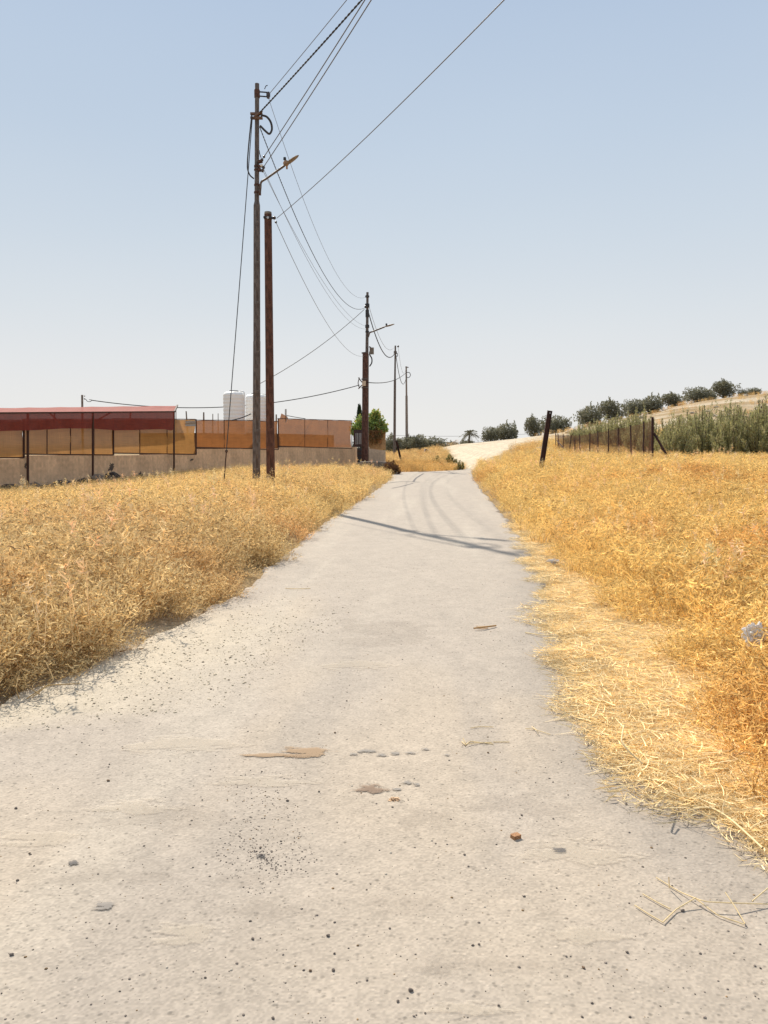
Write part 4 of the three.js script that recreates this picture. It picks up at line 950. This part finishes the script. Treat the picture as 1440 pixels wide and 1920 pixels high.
function strawMat(seed, n, spread) {                  // flattened straw lying on the ground
  const r = mulberry(seed), acc = { pos: [], idx: [], pale: true };
  for (let k = 0; k < n; k++) { const a = r() * 6.283, q = Math.sqrt(r()) * spread, b = r() * 6.283; ribbon(acc, V(Math.cos(a) * q, .004 + r() * .035, Math.sin(a) * q), V(Math.cos(b), .05 + (r() - .5) * .35, Math.sin(b)).normalize(), .035 + r() * .10, .0028 + r() * .003, .5 + r() * .8, 3, r); }
  return rawGeo(acc.pos, acc.idx, null, acc.col);
}
const VC = { vertexColors: true }, grassMat = leafy([.86, .625, .255], .35, VC), weedMat = leafy([.83, .635, .33], .32, VC), strawMatM = leafy([.90, .75, .46], .2, VC);
const goldTone = (x, D) => { const n = fbm(x * .35 + 3, D * .28), m = fbm(x * 1.3, D * 1.1 + 8), b = .95 + m * .35 + (rnd() - .5) * .35; const o = sstep(.02, .35, n + m * .3) * lerp(.45, 1, sstep(5, 9, D)); return [b * lerp(1.03, .84, o), b * lerp(1.04, .67, o), b * lerp(1.0, .54, o)]; };
const weedTone = (x, D) => { const n = fbm(x * .5 + 9, D * .4), m = fbm(x * 1.6 + 2, D * 1.4), b = .95 + m * .4 + (rnd() - .5) * .3, far = sstep(8, 18, D); const o = sstep(.05, .35, n); return [b * lerp(.92, 1.06, far), b * lerp(lerp(.91, 1.04, far), .8, o * .7), b * lerp(lerp(.9, .9, far), .7, o * .7)]; };
rnd = mulberry(71);
const right = [[], [], []], left = [[], [], []], rightStraw = [], bend = [];
{
  const spacing = D => D < 6 ? .11 : D < 12 ? .15 : D < 25 ? .24 : D < 45 ? .36 : .5;
  for (let D = 1.7; D < 84;) {
    const st = spacing(D);
    // right field
    const x0 = D < 56 ? roadR(D) : 6.6 + (D - 55) * .36, x1 = Math.min(.56 * D + 3, 45);
    for (let x = x0 - .05; x < x1; x += st) {
      const xx = x + rr(-.5, .5) * st, dd = D + rr(-.5, .5) * st, e = xx - (dd < 56 ? roadR(dd) : x0);
      if (D > 60 && fbm(xx * .2, dd * .2) > .1) continue;
      if (e < -.02 && rnd() < .8) continue;
      // trampled pale strip by the road
      const strip = lerp(.25, table([[2, .4], [3.5, .6], [5, 1.1], [6.5, 1.15], [8, .8], [11, .45], [16, .25], [30, .15]], dd), 1) + fbm(dd * .8, 3) * .5;
      const tall = sstep(strip * .55, strip * 1.25 + .3, e + fbm(xx * 1.5, dd * 1.5) * .5);
      const y = H(xx, -dd) - .015;
      if (dd < 16 && tall < .8) for (let q = 0; q < 2; q++) rightStraw.push([xx + q * .06, Math.max(y, e < .1 ? roadY(xx, dd) : y), -dd, rr(.7, 1.15), (b => [b, b * .98, b * .95])(rr(.8, 1.2))]);
      if (tall < .12) continue;
      const s = (.28 + .72 * tall) * rr(.7, 1.12) * (1 + .5 * fbm(xx * .9 + 2, dd * .8)) * (D > 25 ? 1.08 : 1);
      right[Math.floor(rnd() * 3)].push([xx, y, -dd, s, goldTone(xx, dd)]);
    }
    // left field, up to the wall
    if (D > 4 && D < 56) {
      const xl = roadL(Math.min(D, 48)), tW = (D - 29) / 31, wallX = -13.9 + 11.5 * tW, xmin = Math.max(wallX + .15, -.56 * D - 2.5);
      for (let x = xl + .35; x > xmin; x -= st) {
        const xx = x + rr(-.5, .5) * st, dd = D + rr(-.5, .5) * st, e = roadL(Math.min(dd, 48)) - xx;
        if (xx < wallX + .1) continue;
        const nb = fbm(dd * 1.1, 6.5) * .75 + fbm(dd * .5, 2.5) * .4;
        if (e < 0 && (nb > -.1 || e < nb * 1.1 || dd > 40)) continue;                                   // ragged front
        if (e < .02 + Math.max(0, nb) * 1.5 && rnd() < .95) continue;
        if (xx > -2 && xx < .5 && dd > 53.3) continue;
        const grow = sstep(-.1, .3, e - Math.max(0, nb) * 1.5);
        let s = (.45 + .55 * grow) * rr(.7, 1.15) * (1 + .8 * fbm(xx * 1.0 + 7, dd * .9)) * (1 - .35 * sstep(5, 11, e)) * lerp(1, .8, sstep(0, 2, 2 - (xx - wallX)) * sstep(-6, -10, xx));
        if (D > 40) s *= lerp(1, .5, sstep(40, 46, D));
        left[Math.floor(rnd() * 3)].push([xx, H(xx, -dd) - .015, -dd, s, weedTone(xx, dd)]);
      }
    }
    // patch beyond the road end
    if (D > 48.6 && D < 62) for (let x = .75; x < table(LEFT, Math.min(D, 55.5)) - .15 + (D > 55.5 ? (55.5 - D) * .5 : 0); x += .33) { const xx = x + rr(-.15, .15), dd = D + rr(-.15, .15); bend.push([xx, H(xx, -dd) - .02, -dd, rr(.7, 1.15), goldTone(xx + 30, dd).map((v, i) => v * [.95, .85, .8][i])]); }
    D += st;
  }
  // sparse dry grass along the hillside crest and track edges
  for (let k = 0; k < 9000; k++) {
    const D = rr(62, 150), u = rr(-.02, .52), x = u * D, n = fbm(x * .15, D * .15);
    const crest = table(crestD, u); if (D > crest + 4) continue;
    const onTrack = D < 112 && x > lerp(5.2, 7.2, sstep(55, 100, D)) && x < 6.9 + (D - 54) * .31; if (onTrack) continue;
    if (u > .19 && (D < crest - 7 ? n < .24 : rnd() < .55)) continue;
    right[k % 3].push([x, H(x, -D) - .02, -D, rr(.8, 1.4), goldTone(x, D).map((v, i) => v * [.95, .93, 1.05][i])]);
  }
}
const grassGeos = [grassTuft(201, 22, .5, .14), grassTuft(202, 22, .56, .15), grassTuft(203, 20, .44, .16)], weedGeos = [weedTuft(301, 15, .5, .2), weedTuft(302, 15, .54, .2), weedTuft(303, 14, .46, .22)];
const yfat = s => V(Math.max(.75, s), s, Math.max(.75, s));
right.forEach((l, k) => scatter('dry_grass', 'tall golden dry grass covering the right verge and field', grassGeos[k], grassMat, l, yfat, 'grass'));
left.forEach((l, k) => scatter('dry_weeds', 'dense brown and golden dry weeds covering the left verge', weedGeos[k], weedMat, l, yfat, 'weeds'));
{
  // taller single stalks with pale seed heads, standing out of both fields
  const r = mulberry(77), acc = { pos: [], idx: [], pale: true };
  for (let k = 0; k < 3; k++) {
    const b = r() * 6.28, d = V(Math.cos(b) * .22, 1, Math.sin(b) * .22).normalize(), h = .55 + r() * .22, p = V(r() * .1, 0, r() * .1); ribbon(acc, p, d, h, .005, .25, 4, r);
    for (let i = 0; i < 12; i++) ribbon(acc, p.clone().addScaledVector(d, h * (.78 + .2 * r())), rdir(r).add(V(0, .5, 0)).normalize(), .04 + r() * .04, .009, 1, 2, r);
  }
  const list = []; for (const l of [...right, ...left]) for (const [x, y, z, sc] of l) if (rnd() < .045 && sc > .5 && z < -5) list.push([x, y, z, rr(.85, 1.25) * Math.min(1.1, sc), [rr(.95, 1.2), rr(.9, 1.05), rr(.85, 1.0)]]);
  scatter('seed_stalks', 'scattered taller dry stalks with pale seed heads above the grass', rawGeo(acc.pos, acc.idx, null, acc.col), strawMatM, list, null, 'stalks');
}
scatter('dry_grass_patch', 'low orange dry grass patch beyond the end of the asphalt', grassGeos[0], grassMat, bend, yfat, 'grass');
scatter('flattened_straw', 'pale flattened straw along the right road edge', strawMat(401, 95, .19), strawMatM, rightStraw, null, 'straw');
console.log('grass', right.map(l => l.length), left.map(l => l.length), bend.length, rightStraw.length);
renderer.render(scene, camera);
